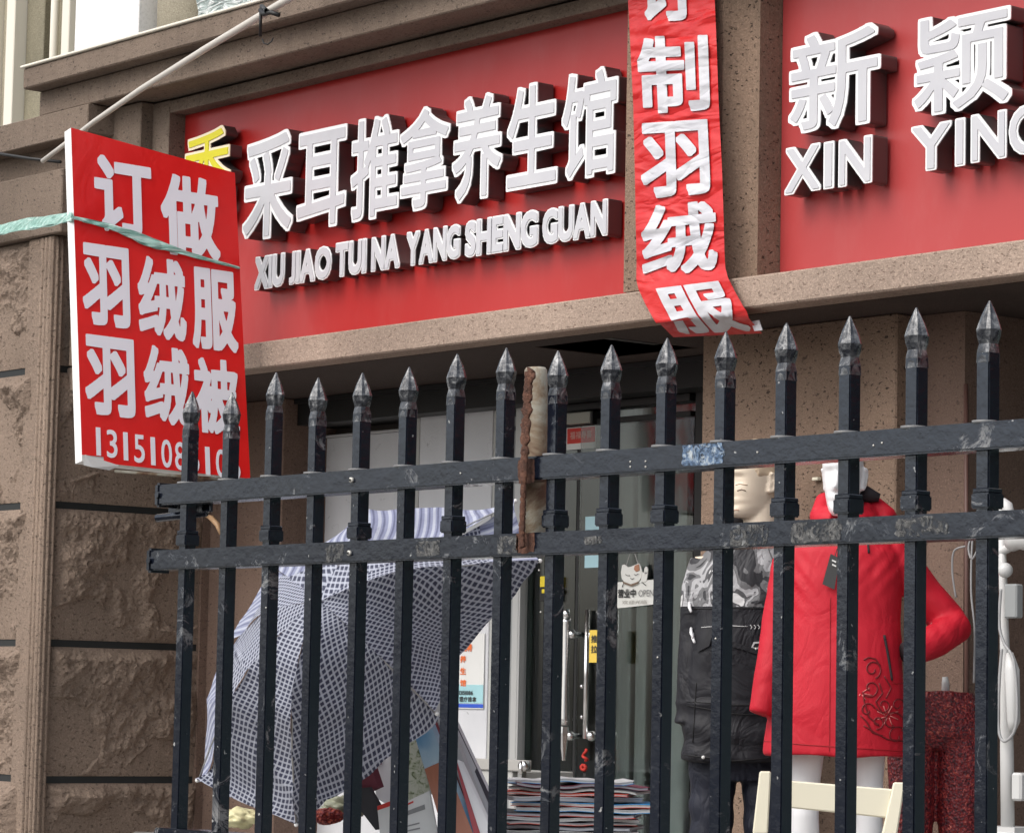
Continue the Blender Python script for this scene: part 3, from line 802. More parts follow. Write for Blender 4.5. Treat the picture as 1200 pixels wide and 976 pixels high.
bm = B(); vbox(bm, 604, 612, 600, YG+.06, .03, zbot=.7); mk('inner_post', bm, M_BLACK, ent)
# interior shell (what shows faintly through the glass)
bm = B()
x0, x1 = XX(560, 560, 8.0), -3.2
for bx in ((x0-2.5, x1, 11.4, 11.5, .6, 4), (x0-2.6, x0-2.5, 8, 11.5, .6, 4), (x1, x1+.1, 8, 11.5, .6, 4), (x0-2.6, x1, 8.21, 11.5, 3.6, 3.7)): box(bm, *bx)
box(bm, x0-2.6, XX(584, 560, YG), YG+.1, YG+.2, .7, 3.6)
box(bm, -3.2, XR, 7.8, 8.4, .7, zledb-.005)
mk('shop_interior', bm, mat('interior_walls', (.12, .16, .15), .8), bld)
cu = thing('curtain', 'pale grey hanging curtain strips behind the glass door', 'curtain', (XX(750, 560, 8.6), 8.6, .7))
for cx, wv in ((737, .05), (757, .04), (790, .10)):
    bm = B(); xx = XX(cx, 560, 8.5)
    pts = [(xx-wv+2*wv*i/12, 8.5+.02*math.sin(i*1.9)) for i in range(13)]
    for i in range(12):
        bm.faces.new([bm.verts.new((*pts[i], .8)), bm.verts.new((*pts[i+1], .8)), bm.verts.new((*pts[i+1], 3.0)), bm.verts.new((*pts[i], 3.0))])
    bmesh.ops.remove_doubles(bm, verts=bm.verts, dist=.0001); mk('curtain_panel', bm, mat('curtain_cloth', (.5, .52, .5), .9), cu, smooth=True)
# door handles (each a bar on two stand-offs)
def handle(xc, yt, yb, rad, parent, facet=False):
    Y = YG-.085
    bm = B(); p0, p1 = at(xc+ (0.3), yt, Y), at(xc-1.2, yb, Y); p1.x = p0.x
    if facet:
        tube(bm, [p0, p0+Vector((0, 0, -.035))], rad*.9, 14)
        zc = p0.z-.035; zl = p1.z
        tube(bm, [(p0.x, Y, zc), (p0.x, Y, zc-.012), (p0.x, Y, zc-.20), (p0.x, Y, zl+.16), (p0.x, Y, zl+.135)], [rad*1.2, rad*1.2, rad*.85, rad*1.25, rad*1.2], 14)
        tube(bm, [(p0.x, Y, zl+.13), (p0.x, Y, zl+.105), (p0.x, Y, zl)], [rad*1.1, rad*1.2, rad*.35], 6, smooth=False)
    else:
        tube(bm, [p0, p1], rad, 14)
    hb = mk('handle', bm, M_CHROME, parent)
    for y in (743, 862):
        bm = B(); q = at(xc+2, y, Y); q.x = p0.x; tube(bm, [q, q+Vector((0, .08, 0))], .011, 12)
        bmesh.ops.create_uvsphere(bm, u_segments=14, v_segments=8, radius=.02, matrix=Matrix.Translation(q+Vector((.012, .02, 0)))); mk('stand_off', bm, M_CHROME, hb, smooth=True)
    return hb
handle(663.5, 714, 891, .0165, ent, True); handle(688, 714, 865, .0095, ent)
bm = B()
for y in (804, 840): bmesh.ops.create_uvsphere(bm, u_segments=10, v_segments=6, radius=.009, matrix=Matrix.Translation(at(682, y, YG-.02)))
mk('door_stud', bm, M_CHROME, ent, smooth=True)
bm = B(); quadbox(bm, 632.5, 640, 688, 704, YG-.045, .03); mk('lock_body', bm, M_BLACK, ent)
bm = B(); quadbox(bm, 632.5, 640.5, 675, 687.6, YG-.047, .03); quadbox(bm, 634.5, 640, 690, 695, YG-.05, .004); mk('lock_plate', bm, mat('yellow_plastic', (.75, .58, .03), .5), ent)

def plate_thing(name, label, cat, xl, xr, yt, yb, Y, m_, th=.003, bev=0):
    bm = B(); quadbox(bm, xl, xr, yt, yb, Y, th, bev); return tag(mk(name, bm, m_), label, cat)
def text_on(parent, name, s, xl, xr, yt, yb, Y, m_, off=.02):
    r = rect_on(xl, xr, yt, yb, Y); n = len(s); ws = []
    for ch in s:
        if ch == ' ': ws.append(.3); continue
        a, b, c, d = bbox(glyph(ch, off, 0)); ws.append(b-a)
    sc = (r[1]-r[0])/(sum(ws)+.08*(n-1)); x = r[0]; bm = B()
    for ch, w_ in zip(s, ws):
        if ch != ' ':
            me = glyph(ch, off, 0); a, b, c, d = bbox(me); t = bmesh.new(); t.from_mesh(me)
            for v in t.verts: v.co = Vector((x+(v.co.x-a)*sc, Y, r[2]+(v.co.y-c)/(d-c)*(r[3]-r[2])))
            merge(bm, t)
        x += (w_+.08)*sc
    return mk(name, bm, m_, parent)
M_INK = mat('dark_ink', (.03, .03, .03), .6); M_INKR = mat('red_ink', (.55, .04, .03), .6); M_INKO = mat('orange_ink', (.75, .16, .04), .6); M_INKB = mat('blue_ink', (.03, .09, .5), .6)
M_PAPER = mat('paper', (.68, .68, .66), .6); M_CYAN = mat('pale_cyan', (.34, .58, .62), .5)
yl = plate_thing('door_tag', 'yellow tag with black characters fixed to the chrome door handle', 'tag', 690.5, 701.5, 738, 776, YG-.11, mat('yellow_tag', (.74, .52, .08), .5), .004)
text_on(yl, 'lettering', '推', 692.5, 700, 744, 753, YG-.112, M_INK); text_on(yl, 'lettering', '拉', 692.5, 700, 756, 765, YG-.112, M_INK)
plate_thing('glass_sticker', 'pale blue strip sticker on the glass door behind the lower rail', 'sticker', 685.5, 702.5, 605, 665, YG-.019, mat('pale_blue_sticker', (.40, .62, .68), .4))
bs = plate_thing('door_notice', 'blue and white notice on the glass just right of the umbrella', 'sticker', 617, 629, 602, 628, YG-.004, M_PAPER); 
bm = B(); quadbox(bm, 617, 629, 603, 610, YG-.006, .002); quadbox(bm, 619, 627, 614, 620, YG-.006, .002); mk('print', bm, M_INKB, bs)
rs = plate_thing('red_notice', 'red and white notice inside the glass above the upper rail', 'sticker', 664, 699, 500, 526, YG-.006, M_PAPER)
bm = B(); quadbox(bm, 664.5, 698, 501, 519, YG-.008, .002); mk('print', bm, M_INKR, rs); text_on(rs, 'lettering', '福禄寿喜', 668, 694, 505, 514, YG-.0095, mat('faded_print', (.6, .3, .26), .6))
bx = thing('exit_box', 'small pale box fixed above the red notice inside the door', 'box', at(678, 497, YG-.05))
bm = B(); quadbox(bm, 663, 691, 483, 496, YG-.055, .05, .003); mk('case', bm, mat('grey_case', (.30, .30, .26), .5), bx); bm = B(); quadbox(bm, 691.3, 694, 482, 497, YG-.052, .05); mk('side', bm, M_BLACK, bx)
# cat shaped OPEN sign
cat = thing('open_sign', 'white hanging door sign with a waving cat above the words 营业中 OPEN', 'sign', at(745, 680, YG-.04))
YC = YG-.04
def P2(x, y): p = at(x, y, YC); return (p.x, p.z)
def polyplate(name, pts, Y, m_, parent, th=.003):
    bm = B(); prismP(bm, [P2(*p) for p in pts], Vector((0, Y, 0)), UX, UZ, NF, th); return mk(name, bm, m_, parent)
M_CATW = mat('sign_white', (.72, .72, .68), .45)
polyplate('sign_plate', [(722.5, 685), (724, 682), (766, 679), (768, 681), (768, 706), (766, 708), (724, 712.5), (722.5, 710)], YC, M_CATW, cat)
cx0, cy0 = 741, 672
hd = [(730, 662), (732.5, 661), (737, 664.5), (741, 663.5), (745, 661.5), (750, 660), (752, 664), (753.5, 671), (752, 677), (748, 682.5), (741, 684.5), (734, 683.5), (729.5, 678), (728.5, 671)]
polyplate('cat_head', hd, YC-.004, M_CATW, cat)
polyplate('cat_ear', [(745.5, 662.5), (750, 661), (751, 668), (747, 670), (744.5, 667)], YC-.0075, mat('cat_brown', (.42, .2, .12), .6), cat, .002)
bm = B(); pw = at(757, 668, YC-.003); 
for k, r_ in ((0, .012),): 
    c = [((pw.x+.011*math.cos(a)), (pw.z+.014*math.sin(a))) for a in [i*math.pi/6 for i in range(12)]]
    prismP(bm, c, Vector((0, YC-.003, 0)), UX, UZ, NF, .003)
mk('cat_paw', bm, M_CATW, cat); polyplate('cat_arm', [(753, 670), (760, 671), (758, 681), (751, 683)], YC-.003, M_CATW, cat)
polyplate('cat_collar', [(731, 681), (741, 684.6), (750, 681.2), (749, 683.5), (741, 687), (732, 683.4)], YC-.008, mat('collar_brown', (.2, .14, .1), .6), cat, .002)
bm = B()
for (a, b, c, d) in ((733, 673, 738, 674), (743, 673, 748, 672.2), (738.5, 677.5, 743, 677.5)):
    tube(bm, [at(a, b, YC-.0085), at((a+c)/2, (b+d)/2+1, YC-.0085), at(c, d, YC-.0085)], .0011, 5)
for (a, b, c, d) in ((731, 683, 729, 688), (752, 682, 757, 686)): tube(bm, [at(a, b, YC-.0045), at(c, d, YC-.0045)], .0014, 5)
mk('cat_face_line', bm, M_INK, cat)
text_on(cat, 'lettering', '营业中', 724, 745, 690, 700, YC-.0045, M_INK, .03); text_on(cat, 'lettering', 'OPEN', 748, 766, 691, 698.5, YC-.0045, mat('grey_ink', (.2, .2, .2), .6), .0)
text_on(cat, 'lettering', '欢迎光临', 729, 758, 703, 707.5, YC-.0045, mat('grey_ink2', (.3, .28, .25), .6), .0)
bm = B(); tube(bm, [at(734, 662, YC), at(741, 640, YG-.02), at(748, 661, YC)], .0016, 5); mk('hanging_cord', bm, M_PAPER, cat)
# poster on the white board
po = plate_thing('poster', 'white poster with orange characters and a pale blue block on the white door', 'poster', 520, 567, 742, 830, YG-.056, M_PAPER)
bm = B(); quadbox(bm, 537, 566, 802, 824, YG-.058, .002); mk('print', bm, M_CYAN, po); bm = B(); quadbox(bm, 537, 566, 824.5, 829, YG-.058, .002); mk('print', bm, M_INKB, po)
text_on(po, 'lettering', '招聘', 541, 553, 754, 763, YG-.059, M_INKO, .03)
for y, s in ((768, '养'), (782, '生'), (796, '馆')): text_on(po, 'lettering', s, 539, 546, y, y+8, YG-.059, M_INKO, .03)
text_on(po, 'lettering', '13151086', 538, 554, 809, 814, YG-.0605, M_INK); text_on(po, 'lettering', '理疗推拿', 538, 558, 816, 822, YG-.0605, M_INK)
# red knot charm
kn = thing('knot_charm', 'red knotted charm hanging below the chrome door handle', 'charm', at(685, 900, YG-.1))
bm = B()
kp = at(685, 878, YG-.09)
for i in range(26):
    pass
pp = [kp+Vector((.013*math.sin(t*.9), .006*math.cos(t*1.3), -.004*t)) for t in [i*.5 for i in range(22)]]
tube(bm, pp, .0055, 7); c = at(685, 899, YG-.09)
for k in range(10):
    a = k*math.pi/5; tube(bm, [c+Vector((.006*math.cos(a), -.004, .006*math.sin(a))), c+Vector((.017*math.cos(a+.3), -.006, .013*math.sin(a+.3)))], .006, 7)
mk('knot', bm, mat('red_cord', (.45, .03, .02), .7), kn, smooth=True)
bm = B()
for k in range(5): tube(bm, [c+Vector((-.006+.003*k, 0, -.01)), c+Vector((-.008+.004*k, 0, -.07))], .0015, 5)
mk('tassel', bm, M_BLACK, kn)

# right hand shop window in the recess
rw = thing('side_window', 'dark framed shop window with white curtains at the right edge behind the fence', 'window', (-4.6, 7.9, .7))
bm = B()
def cX(x, Y, y=560): return at(x, y, Y).x
box(bm, cX(1130, 7.8), cX(1146, 7.8), 7.7, 7.9, .7, zledb-.003); box(bm, cX(1178, 7.75), cX(1186, 7.75), 7.75, 7.85, .7, ZZ(1180, 432, 7.8)); box(bm, cX(1140, 7.8), -3.2, 7.74, 7.86, ZZ(1180, 432, 7.8), zledb-.004)
mk('window_frame', bm, mat('brown_frame', (.035, .028, .024), .5), rw)
bm = B(); box(bm, cX(1146, 7.8), -3.2, 7.82, 7.83, .75, ZZ(1180, 432, 7.8)); mk('glass_pane', bm, M_GLASS, rw)
bm = B(); n_ = 60; xa, xb = cX(1186, 7.95), -3.4
vsl = [[bm.verts.new((xa+(xb-xa)*i/n_, 7.95+.03*math.sin(i*1.1)+.012*math.sin(i*2.7), z)) for i in range(n_+1)] for z in (2.05, 2.9)]
for i in range(n_): bm.faces.new((vsl[0][i], vsl[0][i+1], vsl[1][i+1], vsl[1][i]))
mk('curtain', bm, mat('white_curtain', (.66, .70, .68), .8), rw, smooth=True)
bm = B(); tube(bm, [at(1132, 450, 7.36), at(1133, 700, 7.36), at(1133, 980, 7.36)], .008, 8); tube(bm, [at(1139, 480, 7.6), at(1139, 800, 7.6), at(1139, 990, 7.6)], .012, 8)
tag(mk('wall_pipe', bm, mat('brown_pipe', (.10, .05, .04), .5)), 'thin red-brown pipes running down the dark recess wall at the right', 'pipe')
# pale pipe end in the brown recess wall at the left
bm = B(); p = at(243, 610, 7.5)
tube(bm, [at(241, 604, 7.52), at(248, 607, 7.50), at(255, 615, 7.49), at(258.5, 626, 7.50)], [.006, .013, .012, .006], 10)
tag(mk('pipe_stub', bm, mat('cream_orange_pipe', (.66, .42, .24), .4), smooth=True), 'small curved cream pipe end sticking out by the brown recess wall', 'pipe')

# ================================================================== FENCE
YN = 2.955
fen = thing('iron_fence', 'black iron fence with spear tips and two close top rails across the front', 'fence', (-3.4, YN, 0))
bm = B(); box(bm, at(150, 600, YN).x, -1.2, YN-.12, YN+.12, 0, 1.33, .01)
tag(mk('parapet', bm, M_PIER), 'low stone parapet carrying the black iron fence', 'wall')
TIPS = [(225, 459), (272.5, 460), (323, 437), (373.5, 443), (425.5, 437), (479.5, 430.5), (535.5, 415), (594, 408), (654.5, 411.5), (717, 404.5), (782, 396.5), (851, 389), (922, 379), (996.5, 371), (1075, 361), (1158.5, 353), (1246, 344)]
COLL = {0, 2, 4, 6, 8, 9, 10, 12, 13, 14, 15, 16}
zr1t, zr1b = ZZ(800, 521, YN-.02), ZZ(800, 550.5, YN-.02)
zr2t, zr2b = ZZ(800, 615.5, YN-.02), ZZ(800, 644, YN-.02)
zr3t, zr3b = 1.385, 1.35
HB = .0108
for i, (tx, ty) in enumerate(TIPS):
    p = at(tx, ty, YN); x = p.x; zt = p.z
    zn = zt-.065; rnd = random.Random(i)
    bm = B(); box(bm, x-HB, x+HB, YN-HB, YN+HB, 1.32, zn, .0016, 2)
    bar = mk('picket', bm, M_FENCE, fen)
    bm = B()                                          # spear: square bar pinched, flaring into a ridged leaf point
    rings = []; N = 16
    prof = [(-.014, .0110, 1.0), (.000, .0108, .95), (.010, .0098, .7), (.019, .0138, .35), (.028, .0166, .1), (.036, .0142, .08), (.046, .0105, .1), (.056, .0056, .2), (.0655, .0009, 1)]
    tilt = rnd.uniform(-.03, .03)
    for (h, r_, sq) in prof:
        ring = []
        for k in range(N):
            a = 2*math.pi*k/N
            s = 1/max(abs(math.cos(a)), abs(math.sin(a)))          # square outline
            star = 1.0+(.10*math.cos(8*a)+.10*math.cos(4*a))*(1-sq)
            rr = r_*(sq*min(s, 1.36)+(1-sq)*star)
            ring.append(bm.verts.new((x+rr*math.cos(a)*1.0+tilt*h, YN+rr*math.sin(a)*(.85+.15*sq), zn+h)))
        rings.append(ring)
    for a_, b_ in zip(rings, rings[1:]):
        for k in range(N): bm.faces.new((a_[k], a_[(k+1) % N], b_[(k+1) % N], b_[k]))
    bm.faces.new(rings[-1]); mk('spear_tip', bm, M_TIP, bar)
    if i in COLL:
        bm = B(); zc = zr2t+.004+rnd.uniform(0, .003); box(bm, x-.0152, x+.0152, YN-.0152, YN+.0152, zc, zc+.020, .002, 2); box(bm, x-.0135, x+.0135, YN-.0135, YN+.0135, zc+.02, zc+.026, .001)
        mk('collar', bm, M_FENCE, bar)
    bm = B(); tube(bm, [(x-.002, YN-.004, zr1t-.001), (x-.002, YN-.004, zr1t+.003)], .0165, 14); mk('weld_bead', bm, mat('weld_grey', (.16, .16, .16), .5) if i == 0 else bpy.data.materials['weld_grey'], bar)
def rail(xl, zt, zbm, name='rail'):
    bm = B(); box(bm, xl, -1.25, YN-.021, YN+.021, zbm, zt, .0025, 2); return mk(name, bm, M_FENCE, fen)
xr1, xr2 = at(196, 575, YN).x, at(186, 655, YN).x
ra = rail(xr1, zr1t, zr1b); rb = rail(xr2, zr2t, zr2b); rail(at(192, 970, YN).x, zr3t, zr3b)
for (x0, zt, zbm) in ((xr1-.003, zr1t, zr1b), (xr2-.003, zr2t, zr2b)):
    zc = (zt+zbm)/2; bm = B(); box(bm, x0-.004, x0+.012, YN-.023, YN+.023, zc-.021, zc+.021, .004, 2)
    tube(bm, [(x0+.008, YN-.0255, zc), (x0+.008, YN-.02, zc)], .006, 12, smooth=False)
    mk('end_cap', bm, M_FENCE, fen)
bm = B(); zc = (zr1t+zr1b)/2
box(bm, xr1-.03, xr1+.10, YN+.022, YN+.03, zc-.03, zc+.012, .002); tube(bm, [(xr1-.03, YN+.0, zr1b-.02), (xr1+.07, YN+.035, zr1b-.012)], .007, 8)
mk('end_bracket', bm, M_FENCE, fen)
M_CAP = mat('pale_cap', (.55, .53, .48), .5)
for (x, y, r_) in ((413, 562.5, .0042), (410.5, 648, .0042)):
    bm = B(); p = at(x, y, YN-.021); tube(bm, [p, p-Vector((0, .004, 0))], r_, 12); tube(bm, [p, p-Vector((0, .006, 0))], .0018, 8, mat=1); mk('screw_cap', bm, [M_CAP, M_BLACK], fen)
bm = B()
for (x, y) in ((540, 554.5),(739, 541), (739, 547), (757, 540.5), (757, 547), (888, 530), (1024, 522), (1034, 519), (632, 668), (634, 717), (312, 712), (839, 748), (771, 770), (886, 760)):
    p = at(x, y, YN-.021 if y < 600 else YN-HB); tube(bm, [p, p-Vector((0, .0012, 0))], .0014, 7)
mk('paint_chip', bm, M_CAP, fen)
def patch(xl, xr, yt, yb, m_, seed, parent, name='scraped_patch', Y=YN-.0217):
    rnd = random.Random(seed); bm = B(); n = 40; pts = []
    for k in range(n):
        a = 2*math.pi*k/n; q = max(abs(math.cos(a)), abs(math.sin(a)))**.8
        r_ = (.93+.13*noise.noise(Vector((math.cos(a)*3, math.sin(a)*3, seed*1.7))))/q
        x = (xl+xr)/2+math.cos(a)*r_*(xr-xl)/2; y = (yt+yb)/2+math.sin(a)*r_*(yb-yt)/2
        p = at(x, y-.075*(x-(xl+xr)/2), Y); pts.append((p.x, p.z))
    prismP(bm, pts, Vector((0, Y, 0)), UX, UZ, NF, .0006); mk(name, bm, m_, parent)
patch(381, 403, 636.5, 659, M_SCUFF, 1, fen); patch(486, 517, 633, 652, M_SCUFF, 2, fen); patch(582, 608, 627, 650, M_SCUFF, 3, fen); patch(924, 988, 609, 636, M_SCUFF, 5, fen); patch(1047, 1112, 604.5, 629, M_SCUFF, 6, fen)
M_BSC = mat('blue_scrape', (.2, .24, .3), .5); g = G(M_BSC); _a = g.noise(50, 6, .7, dist=2.5); g.color(g.ramp(_a, [(.38, (.02, .03, .05)), (.5, (.10, .17, .28)), (.6, (.33, .38, .42)), (.7, (.6, .62, .62))])); g.bump(_a, .5, .004); ragged(M_BSC, 60, .42, .5)
patch(797, 850, 519, 546, M_BSC, 7, fen); patch(853, 902, 614, 640, M_SCUFF, 4, fen); patch(684, 706, 628, 638, M_SCUFF, 8, fen)
# rust stains, rusty bar and the cut pipe
patch(606, 627, 536, 568, M_RUST, 11, fen, 'rust_stain'); patch(604, 627, 623, 649, M_RUST, 12, fen, 'rust_stain')
bm = B(); P = []; Rr = []
pts = [(622.5, 433), (619, 450), (617.5, 480), (615.5, 510), (614.5, 540), (613.5, 570), (612.5, 600), (611.5, 625), (612.5, 643)]
for i in range(len(pts)-1):
    for k in range(10):
        t = k/10; x = pts[i][0]*(1-t)+pts[i+1][0]*t; y = pts[i][1]*(1-t)+pts[i+1][1]*t
        P.append(at(x+noise.noise(Vector((0, y*.3, 1)))*1.2, y, YN-.033)); a = i*10+k
        base = .0098 if y < 520 else (.0078 if y < 560 else .0056)
        Rr.append((base*(1+.10*math.sin(a*2.9)+.55*noise.noise(Vector((a*.37, 3, 3)))+.3*noise.noise(Vector((a*1.3, 8, 3)))), .0035))
tube(bm, P, Rr, 12, ref=Vector((1, 0, 0)))
tag(mk('rusty_bar', bm, M_RUST, smooth=False), 'thin rusty ridged bar standing against the two fence rails', 'rod')
bm = B(); P = [at(628, y, YN+.045) for y in (431, 434, 445, 470, 500, 530, 560, 590, 640)]
for p in P: p.x = P[4].x+(p.z-P[4].z)*-.03
rings = tube(bm, P, [.0150, .0172, .0176, .0176, .0174, .0176, .0172, .0172, .0172], 24)
for vv in bm.verts: vv.co += Vector((noise.noise(vv.co*40), noise.noise(vv.co*40+Vector((5, 5, 5))), 0))*.0012
tag(mk('cut_pipe', bm, M_PIPE), 'pale rust-streaked pipe stub rising behind the rails beside the rusty bar', 'pipe')

# ================================================================== MANNEQUINS AND CLOTHES
def lin(tab, t):
    for (a, x), (b, y) in zip(tab, tab[1:]):
        if t <= b: return x+(y-x)*(t-a)/(b-a)
    return tab[-1][1]
def head(bm, c, ang, sx=1, h=.225, hair=False, feat=1.0):
    """mannequin head: c = chin level point under the head centre, ang = direction of the face about z (0 faces -y)"""
    FR = [(0, .070), (.04, .084), (.10, .090), (.17, .083), (.22, .090), (.27, .086), (.34, .088), (.45, .087), (.52, .090), (.60, .094), (.72, .090), (.84, .072), (.93, .045), (.98, .02), (1, .002)]
    BK = [(0, .030), (.1, .045), (.25, .062), (.4, .083), (.55, .096), (.7, .098), (.84, .080), (.93, .052), (.98, .024), (1, .002)]
    WD = [(0, .030), (.05, .043), (.14, .054), (.3, .064), (.5, .072), (.65, .075), (.8, .067), (.9, .049), (.97, .025), (1, .002)]
    rings = []; NR, NS = 64, 72; ca, sa = math.cos(ang), math.sin(ang)
    for j in range(NR+1):
        t = 1-(1-j/NR)**1.0; z = t*h; w_ = lin(WD, t)*sx; f = lin(FR, t); b = lin(BK, t); ring = []
        for k in range(NS):
            a = 2*math.pi*k/NS; cx, cyv = math.sin(a), -math.cos(a)
            e = .92
            x = w_*math.copysign(abs(cx)**e, cx); y = (f if cyv < 0 else b)*math.copysign(abs(cyv)**(e if cyv > 0 else .86), cyv)
            if cyv < 0:
                nz = lin([(0, 0), (.265, 0), (.29, .7), (.325, 1), (.40, .62), (.5, .2), (.55, 0), (1, 0)], t)
                y -= .027*feat*nz*math.exp(-(x/.0105)**2)
                for s in (-1, 1):
                    d2 = ((x-s*.031*sx)/.017)**2+((t-.505)/.055)**2; y += .011*feat*math.exp(-d2)
                    d2 = ((x-s*.031*sx)/.013)**2+((t-.495)/.026)**2; y -= .0065*feat*math.exp(-d2)
                    d2 = ((x-s*.034*sx)/.02)**2+((t-.575)/.02)**2; y -= .003*feat*math.exp(-d2)
                    d2 = ((x-s*.042*sx)/.02)**2+((t-.34)/.09)**2; y -= .003*math.exp(-d2)
                y -= .0055*feat*math.exp(-((x/.021)**2+((t-.235)/.012)**2)); y -= .0065*feat*math.exp(-((x/.018)**2+((t-.195)/.014)**2)); y += .004*feat*math.exp(-((x/.022)**2+((t-.216)/.006)**2))
                y -= .004*math.exp(-((x/.02)**2+((t-.06)/.05)**2))
            if hair:
                hl = .70+.04*math.sin(x*60) if cyv < -.55 else (.70-.20*min(1, (cyv+.55)/.3) if cyv < .1 else .50-.28*min(1, (cyv-.1)/.5))
                q = max(0, min(1, (t-hl)/.04)); lock = .006*math.sin((x*1.3+z*1.1)*95+6*noise.noise(Vector((x*14, y*14, z*14))))
                k_ = .93+q*(.12+lock*5) ; x *= k_; y *= k_; zz = z*(1+.045*q*t)
                ring.append(bm.verts.new((c[0]+x*ca-y*sa, c[1]+x*sa+y*ca, c[2]+zz))); continue
            ring.append(bm.verts.new((c[0]+x*ca-y*sa, c[1]+x*sa+y*ca, c[2]+z)))
        rings.append(ring)
    for p, q in zip(rings, rings[1:]):
        for k in range(NS): bm.faces.new((p[k], p[(k+1) % NS], q[(k+1) % NS], q[k]))
    bm.faces.new(list(reversed(rings[0]))); bm.faces.new(rings[-1])
    if hair: return
    for s in (-1, 1):                                  # ears: rim and lobe
        pts = []
        for i in range(9):
            a = -2.2+i*.52; x = s*(.072*sx+.006+.004*math.sin(a)); y = .012+.016*math.cos(a)+.004; z = h*.455+.030*math.sin(a)
            pts.append(Vector((c[0]+x*ca-y*sa, c[1]+x*sa+y*ca, c[2]+z)))
        tube(bm, pts, [.005, .0065, .007, .0075, .0075, .0075, .007, .0065, .005], 8)
        pts = [Vector((c[0]+x*ca-y*sa, c[1]+x*sa+y*ca, c[2]+z)) for x, y, z in ((s*.068*sx, .012, h*.37), (s*.071*sx, .016, h*.45), (s*.069*sx, .014, h*.53))]
        tube(bm, pts, .0095, 8)
from mathutils.bvhtree import BVHTree
def bvh_of(o):
    M_ = wmat(o); return BVHTree.FromPolygons([M_ @ v.co for v in o.data.vertices], [tuple(p.vertices) for p in o.data.polygons])
def proj(bv, x, y, lift=.002):
    d = ray(x, y).normalized(); h_ = bv.ray_cast(EYE, d, 40)
    return None if h_[0] is None else h_[0]+h_[1]*lift if h_[1].dot(d) < 0 else h_[0]-h_[1]*lift
def seam(bv, pts, rad, name, m_, parent, step=4, lift=.001):
    bm = B(); out = []
    for (a, b) in zip(pts, pts[1:]):
        n = max(2, int(math.dist(a, b)/step))
        for k in range(n):
            p = proj(bv, a[0]+(b[0]-a[0])*k/n, a[1]+(b[1]-a[1])*k/n, lift)
            if p and (not out or (p-out[-1]).length < .12): out.append(p)
    p = proj(bv, *pts[-1], lift)
    if p: out.append(p)
    if len(out) > 1: tube(bm, out, rad, 6); return mk(name, bm, m_, parent)
    bm.free()
def facet_patch(bv, pts, name, m_, parent, lift=.003, n=8):
    """small cloth patch: polygon given as four photo corners, laid on a garment"""
    bm = B(); g0 = []
    for j in range(n+1):
        row = []
        for i in range(n+1):
            s, t = i/n, j/n
            x = (pts[0][0]*(1-s)+pts[1][0]*s)*(1-t)+(pts[3][0]*(1-s)+pts[2][0]*s)*t; y = (pts[0][1]*(1-s)+pts[1][1]*s)*(1-t)+(pts[3][1]*(1-s)+pts[2][1]*s)*t
            p = proj(bv, x, y, lift); row.append(bm.verts.new(p) if p else None)
        g0.append(row)
    for j in range(n):
        for i in range(n):
            q = (g0[j][i], g0[j][i+1], g0[j+1][i+1], g0[j+1][i])
            if all(q): bm.faces.new(q)
    return mk(name, bm, m_, parent, smooth=True)
def loft(bm, rows, n=32, p=2.4):
    """rows: (z, xc, yc, hw, hd) superellipse sections"""
    rings = []
    for (z, xc, yc, hw, hd) in rows:
        ring = []
        for k in range(n):
            a = 2*math.pi*k/n; c_, s_ = math.cos(a), math.sin(a)
            ring.append(bm.verts.new((xc+hw*math.copysign(abs(c_)**(2/p), c_), yc+hd*math.copysign(abs(s_)**(2/p), s_), z)))
        rings.append(ring)
    for a_, b_ in zip(rings, rings[1:]):
        for k in range(n): bm.faces.new((a_[k], a_[(k+1) % n], b_[(k+1) % n], b_[k]))
    bm.faces.new(list(reversed(rings[0]))); bm.faces.new(rings[-1])
def cloth_mat(name, c0, c1, rough=.6, wr=.25, sheen=.2):
    m = mat(name, c0, rough, spec=.4); m.node_tree.nodes['Principled BSDF'].inputs['Sheen Weight'].default_value = sheen; g = G(m)
    g.color(g.ramp(g.noise(5, 4, .6), [(.3, c0), (.7, c1)]))
    a = g.noise(6, 3, .5, vec=g.mapping((1.4, 1.4, .9), (.3, .4, 0)), dist=1.2); b = g.bump(g.math('ABSOLUTE', g.math('SUBTRACT', a, .5)), wr, .05); g.bump(g.noise(220, 2), .15, .002, b)
    return m
# --- red coat mannequin
PF = at(985, 837, 6.65)
fem = thing('mannequin', 'white mannequin in a red hooded coat standing behind the cream chair', 'mannequin', (PF.x, PF.y, .7), rz=R(44.19))
def LF(x, y): return ((x-985)/392, .9+(837-y)/392)
M_MANW = mat('glossy_white', (.74, .74, .75), .28)
bm = B()
hx_, hz_ = LF(985, 608)
head(bm, (hx_, -.01, hz_), -.22, sx=.78, h=.252)
tube(bm, [(hx_, .015, hz_+.05), (hx_, .02, hz_-.03), (hx_+.003, .03, hz_-.11), (hx_, .03, hz_-.2)], [.045, .042, .046, .07], 20)
loft(bm, [(.80, 0, .03, .14, .09), (1.0, 0, .03, .12, .08), (1.2, 0, .03, .13, .085), (1.36, 0, .03, .15, .08), (1.42, 0, .03, .09, .06)])
for s, cx in ((-1, -.100), (1, .085)):
    tube(bm, [(cx*.95, .02, .86), (cx, .01, .70), (cx*1.02, .0, .60), (cx*1.0, .01, .50), (cx*.95, .03, .34), (cx*.9, .03, .12), (cx*.9, .01, .05)], [.058, .043, .041, .044, .044, .03, .03], 20)
    tube(bm, [(cx*.9, .05, .03), (cx*.9, -.04, .03), (cx*.92, -.12, .02)], [.035, .036, .02], 14)
tube(bm, [(.14, .03, 1.36), (.30, .07, 1.19), (.24, -.02, 1.11)], [.04, .036, .026], 14)
remeshed('body', bm, M_MANW, fem, .005, 1)
